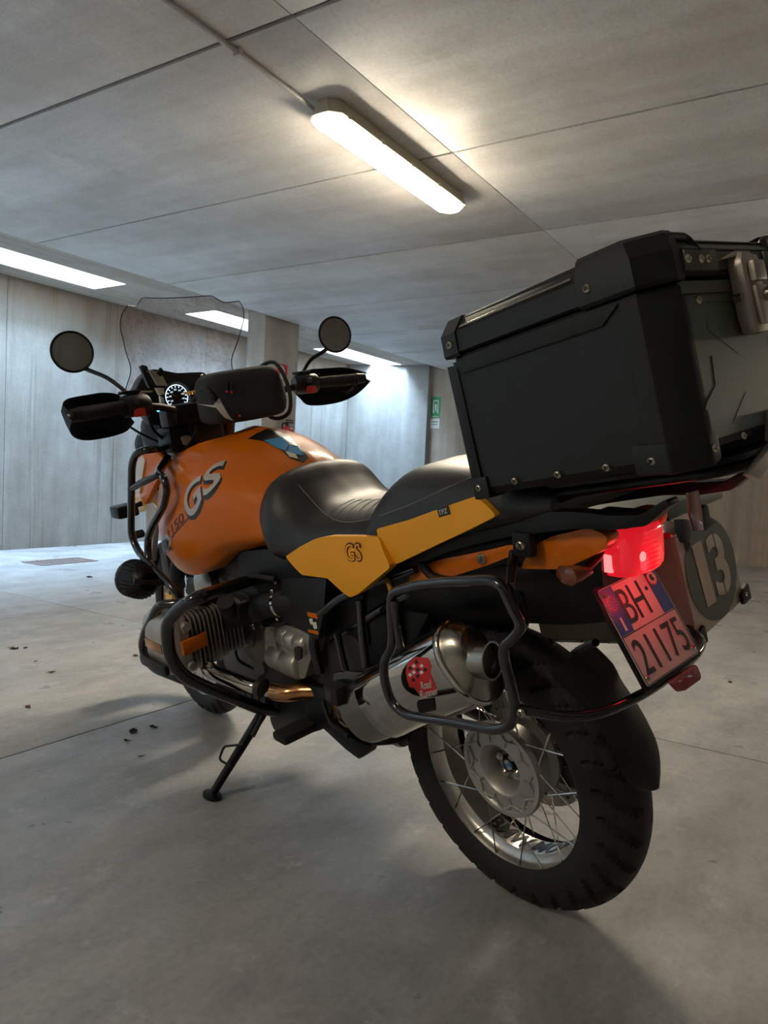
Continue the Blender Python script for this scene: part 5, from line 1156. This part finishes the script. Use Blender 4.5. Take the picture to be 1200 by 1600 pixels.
for s in (1, -1):
    bm = bmesh.new(); prism(bm, [(LX - .005, s * .166, HZ + .006), (LX - .005, s * .075, HZ + .006), (LX - .005, s * .075, HZ + .034), (LX - .005, s * .160, HZ + .034)], (-.006, 0, 0), .002); pd = obj('hinge_plate', bm, M['casegreen'], case)
    for yy in (.157, .122, .103): bolt(pd, (LX - .0115, s * yy, HZ + .021), (-1, 0, 0), .006)
    # rear corner cap
    E = .010
    def cc_(z, e, c=.038): x1 = LX - e; y = HY + e; return [V((LX + .115, s * y, z)), V((x1 + c, s * y, z)), V((x1, s * (y - c), z)), V((x1, s * (y - c - .018), z)), V((LX + .02, s * (y - c - .03), z)), V((LX + .10, s * (HY - .03), z))]
    bm = bmesh.new(); grid(bm, [cc_(HZ - .004, .006), cc_(HZ + .0, .0095), cc_(HZ + .036, .0075), cc_(HZ + .060, -.003), cc_(HZ + .066, -.010)], True, True); obj('corner_cap', bm, M['caseblack'], case, 25)
    bolt(case, (LX + .098, s * (HY + .0085), HZ + .020), (0, s, .1), .0065)
    bm = bmesh.new(); grid(bm, [[V((.002 , s * (HY + e1 - .004), z)), V((-.034, s * (HY + e1), z)), V((-.034, s * (HY - .03), z)), V((.002 , s * (HY - .03), z))] for z, e1 in ((HZ - .004, .006), (HZ, .009), (HZ + .034, .0075), (HZ + .054, -.012), (HZ + .060, -.018))], True, True); obj('corner_cap', bm, M['caseblack'], case, 25)
    bolt(case, (-.018, s * (HY + .0085), HZ + .016), (0, s, .1), .0065)
    # side rail on the lid: flat bar with a gap
    bm = bmesh.new(); prism(bm, [(-.02, s * (HY - .012), HZ + .048), (LX + .11, s * (HY - .012), HZ + .050), (LX + .11, s * (HY - .020), HZ + .060), (-.02, s * (HY - .020), HZ + .057)], (0, -s * .010, .002), .002); obj('side_carry_bar', bm, M['caseblack'], case)
    bm = bmesh.new(); prism(bm, [(-.04, s * (HY + .001), HZ + .038), (LX + .125, s * (HY + .001), HZ + .040), (LX + .125, s * (HY - .003), HZ + .044), (-.04, s * (HY - .003), HZ + .042)], (0, s * .002, 0), .0005); obj('bright_trim', bm, M['satin_steel'], case)
    # tie-down handle
    T('tie_down_handle', [(LX - .002, s * .185, HZ + .030), (LX + .006, s * .172, HZ + .056), (LX + .006, s * .118, HZ + .056), (LX - .002, s * .104, HZ + .032)], .0060, M['caseblack'], case, fr=.008, seg=8)
for u, v in ((755, 567), (922, 510)): p = cpy(u, v, HY); bolt(case, (p.x, HY + .0005, p.z), (0, 1, 0), .0062)
for u, v in ((806, 751), (873, 741), (949, 730), (1020, 720), (750, 762)): p = cpy(u, v, HY); bolt(case, (p.x, HY + .003, p.z), (0, 1, 0), .0062)
for u, v in ((1112, 701), (1157, 682), (1087, 470)): p = cpx(u, v, LX); bolt(case, (LX - .004, p.y, p.z), (-1, 0, 0), .006)
# latch in the middle of the rear face
ly = cpx(1175, 460, LX - .02).y
lt = bmesh.new(); q = [(-.028, HZ + 0.022), (.022, HZ + 0.028), (.03, HZ + 0.014), (.03, HZ - 0.062), (.022, HZ - 0.087), (-.022, HZ - 0.087), (-.03, HZ - 0.067), (-.033, HZ - 0.042), (-.026, HZ - 0.017), (-.026, HZ + 0.008)]
prism(lt, [V((LX - .006, ly + a, b)) for a, b in q], (-.022, 0, 0), .006); la = obj('latch', lt, M['latch'], case, label='pale metal latch')
bm = bmesh.new(); prism(bm, [V((LX - .028, ly + a, b)) for a, b in ((-.018, HZ + 0.012), (.018, HZ + 0.012), (.018, HZ - 0.017), (-.018, HZ - 0.017))], (-.010, 0, 0), .004); obj('latch_flap', bm, M['latch'], la)
bm = bmesh.new(); prism(bm, [V((LX - .028, ly + a, b)) for a, b in ((-.018, HZ - 0.022), (.018, HZ - 0.022), (.014, HZ - 0.077), (-.014, HZ - 0.077))], (-.007, 0, 0), .004); obj('latch_base', bm, M['latch'], la)
bm = bmesh.new(); cyl(bm, (LX - .03, ly - .008, HZ - 0.037), (LX - .052, ly - .008, HZ - 0.037), .010, 20); obj('lock_barrel', bm, M['bolt'], la)
bm = bmesh.new(); cyl(bm, (LX - .01, ly + .033, HZ - 0.034), (LX - .022, ly + .033, HZ - 0.034), .006, 16); obj('latch_pivot', bm, M['bolt'], la)
bm = bmesh.new(); prism(bm, [V((LX - .004 , ly + .055, HZ + 0.020)), V((LX - .012, ly + .02, HZ + 0.030)), V((LX - .012, ly - .02, HZ + 0.030)), V((LX - .012, ly - .02, HZ + 0.022)), V((LX - .012, ly + .02, HZ + 0.022))], (-.008, 0, 0), .002); obj('latch_link', bm, M['latch'], la)
# lower release latch under the case
bm = bmesh.new(); q = [cpx(u, v, LX - .01) for u, v in [(1158, 742), (1198, 690), (1212, 702), (1174, 752)]]; prism(bm, q, (-.012, 0, 0), .003); obj('release_lever', bm, M['latch'], case)
bm = bmesh.new(); q = [cpx(u, v, LX - .002) for u, v in [(1195, 640), (1215, 640), (1225, 700), (1194, 690)]]; prism(bm, q, (-.016, 0, 0), .003); obj('release_hook', bm, M['latch'], case)
# carrier plate below
bm = bmesh.new(); prism(bm, fillet([(.03, .12, -.014), (-.36, .16, -.014), (LX - .012, .12, -.014), (LX - .012, -.12, -.014), (-.36, -.16, -.014), (.03, -.12, -.014)], .03, True), (0, 0, .008), .002); obj('base_plate', bm, M['satin'], case)
for yy in (.09, .05, 0, -.05, -.09):
    bm = bmesh.new(); cyl(bm, (LX + .005, yy, -.014), (LX + .005, yy, -.024), .008, 14); obj('rubber_foot', bm, M['rubber'], case)
T('rack_tube', [TM.inverted() @ BM @ V(p) for p in []] or [(0, 0, 0), (0, 0, .001)], .0001, M['black'], case) if False else None
# luggage rack belonging to the bike
rkp = lambda x, y, z: BI @ TM @ V((x, y, z))
T('luggage_rack', [rkp(.05, .10, -.03), rkp(.02, .13, -.024), rkp(-.36, .13, -.024), rkp(-.385, .10, -.024), rkp(-.385, -.10, -.024), rkp(-.36, -.13, -.024), rkp(.02, -.13, -.024), rkp(.05, -.10, -.03)], .0085, M['satin'], bike, fr=.04)
T('luggage_rack', [rkp(-.12, .13, -.024), rkp(-.12, -.13, -.024)], .008, M['satin'], bike); T('luggage_rack', [rkp(-.28, .13, -.024), rkp(-.28, -.13, -.024)], .008, M['satin'], bike)
for s in (1, -1): T('rack_strut', [rkp(-.12, s * .12, -.026), (-.20, s * .13, .925)], .009, M['satin'], bike)
# red strap and black buckle hanging behind the tail lamp
bm = bmesh.new(); q = [Q(u, v, -.50) for u, v in [(1075, 770), (1092, 766), (1098, 800), (1100, 828), (1086, 830), (1078, 800)]]; prism(bm, q, (.004, 0, 0), .001); sx_ = obj('red_strap', bm, M['clearred'], case); sx_.matrix_parent_inverse = (BI @ TM).inverted()
for pts in ([(1064, 812), (1078, 812), (1082, 830), (1080, 848), (1074, 850), (1066, 832)], [(1096, 796), (1104, 788), (1108, 790), (1110, 806), (1120, 816), (1104, 830), (1098, 824)]):
    bm = bmesh.new(); q = [Q(u, v, -.50) for u, v in pts]; prism(bm, q, (.012, 0, 0), .003); b_ = obj('strap_buckle', bm, M['plastic'], case); b_.matrix_parent_inverse = (BI @ TM).inverted()

# ================================================================== right side pannier
PX = -.30
pan = empty('side_pannier', None, BM); tag(pan, 'aluminium side pannier with round green 13 sticker, beside the number plate', 'case')
tlq, blq = P(1043, 803, -.22), P(1090, 1007, -.22); trq, brq = P(1125, 768, -.45), P(1165, 937, -.45)
y0, y1 = -.22, -.45
F4 = [V((tlq.x, y0, tlq.z)), V((blq.x, y0, blq.z)), V((brq.x, y1, brq.z)), V((trq.x, y1, trq.z))]
dn = (F4[1] - F4[0]).normalized(); fwd = V((-dn.z, 0, dn.x)); fwd = fwd if fwd.x > 0 else -fwd
LP = .40
bm = bmesh.new(); front = [p + fwd * LP for p in F4]
vs = [bm.verts.new(p) for p in F4 + front]
for f_ in ((0, 1, 2, 3), (4, 7, 6, 5), (0, 4, 5, 1), (1, 5, 6, 2), (2, 6, 7, 3), (3, 7, 4, 0)): bm.faces.new([vs[i] for i in f_])
bmesh.ops.bevel(bm, geom=bm.edges[:], offset=.006, segments=2, affect='EDGES'); obj('pannier_shell', bm, M['alu'], pan)
fn = dn.cross(V((0, -1, 0))).normalized(); fn = fn if fn.x < 0 else -fn
def fq(a, b, c=.0): # a across 0..1 from inner edge, b down 0..1
    return (F4[0] * (1 - a) + F4[3] * a) * (1 - b) + (F4[1] * (1 - a) + F4[2] * a) * b + fn * c
# lid edge, bottom edge strips and corners
Wd, Hd = (F4[3] - F4[0]).length, (F4[1] - F4[0]).length
bm = bmesh.new(); prism(bm, [fq(-.015, 1.0, .002), fq(-.015, .975, .002), fq(-.015, .975, 0) + fwd * LP, fq(-.015, 1.0, 0) + fwd * LP], (0, .003, 0), .0006, 1); st_ = obj('edge_strip', bm, M['satin_steel'], pan)
for k in range(5): bolt(st_, fq(-.02, .988, 0) + fwd * (.05 + k * .075) + V((0, .003, 0)), (0, 1, 0), .0035)
bm = bmesh.new(); q = [fq(-.02, -.06, .003), fq(1.02, -.06, .003), fq(1.02, -.06, 0) + fwd * (LP + .004), fq(-.02, -.06, 0) + fwd * (LP + .004)]; prism(bm, q, -dn * -.05 * 0 + (F4[1] - F4[0]).normalized() * .03, .004); obj('pannier_lid', bm, M['casegreen'], pan)
for a, b in ((0.04, .97), (.97, .95)):
    c = fq(a, b, .0); e1 = (F4[2] - F4[1]).normalized(); sgn = 1 if a < .5 else -1
    bm = bmesh.new(); prism(bm, fillet([c - e1 * .02 + dn * .014 + fn * .001, c + e1 * .02 + dn * .014 + fn * .001, c + e1 * .02 - dn * .022 + fn * .001, c - e1 * .02 - dn * .010 + fn * .001], .006, True), fn * .007, .002); k_ = obj('corner_protector', bm, M['plastic'], pan); bolt(k_, c + fn * .008 - dn * .003, fn, .005)
# round sticker with 13
c = fq(.52, .56, .0008); e1 = (fq(1, .5) - fq(0, .5)).normalized(); up_ = -dn; ra, rb = Wd * .46, Hd * .44
ra = rb = min(ra, rb * 1.0)
bm = bmesh.new(); prism(bm, [c + e1 * ra * 1.0 * math.cos(2 * PI * k / 48) + up_ * rb * math.sin(2 * PI * k / 48) for k in range(48)], fn * .0006); sk_ = obj('number_sticker', bm, M['green13'], pan)
text('lettering', '1', c + fn * .0012 - e1 * ra * .36, e1, up_, ra * .38, rb * 1.25, M['cream'], sk_, .0006, 0, .05)
text('lettering', '3', c + fn * .0012 + e1 * ra * .30, e1, up_, ra * .66, rb * 1.25, M['cream'], sk_, .0006, 0, .03)
bm = bmesh.new(); prism(bm, [c + fn * .0019 + e1 * ra * (.30 + a * .02) + up_ * rb * b for a, b in ((-1, .7), (1, .7), (1, .3), (-1, .3))], fn * .0003); obj('stencil_gap', bm, M['green13'], sk_)
bm = bmesh.new(); prism(bm, [c + fn * .0019 + e1 * ra * (.30 + a * .02) + up_ * rb * b for a, b in ((-1, -.7), (1, -.7), (1, -.3), (-1, -.3))], fn * .0003); obj('stencil_gap', bm, M['green13'], sk_)
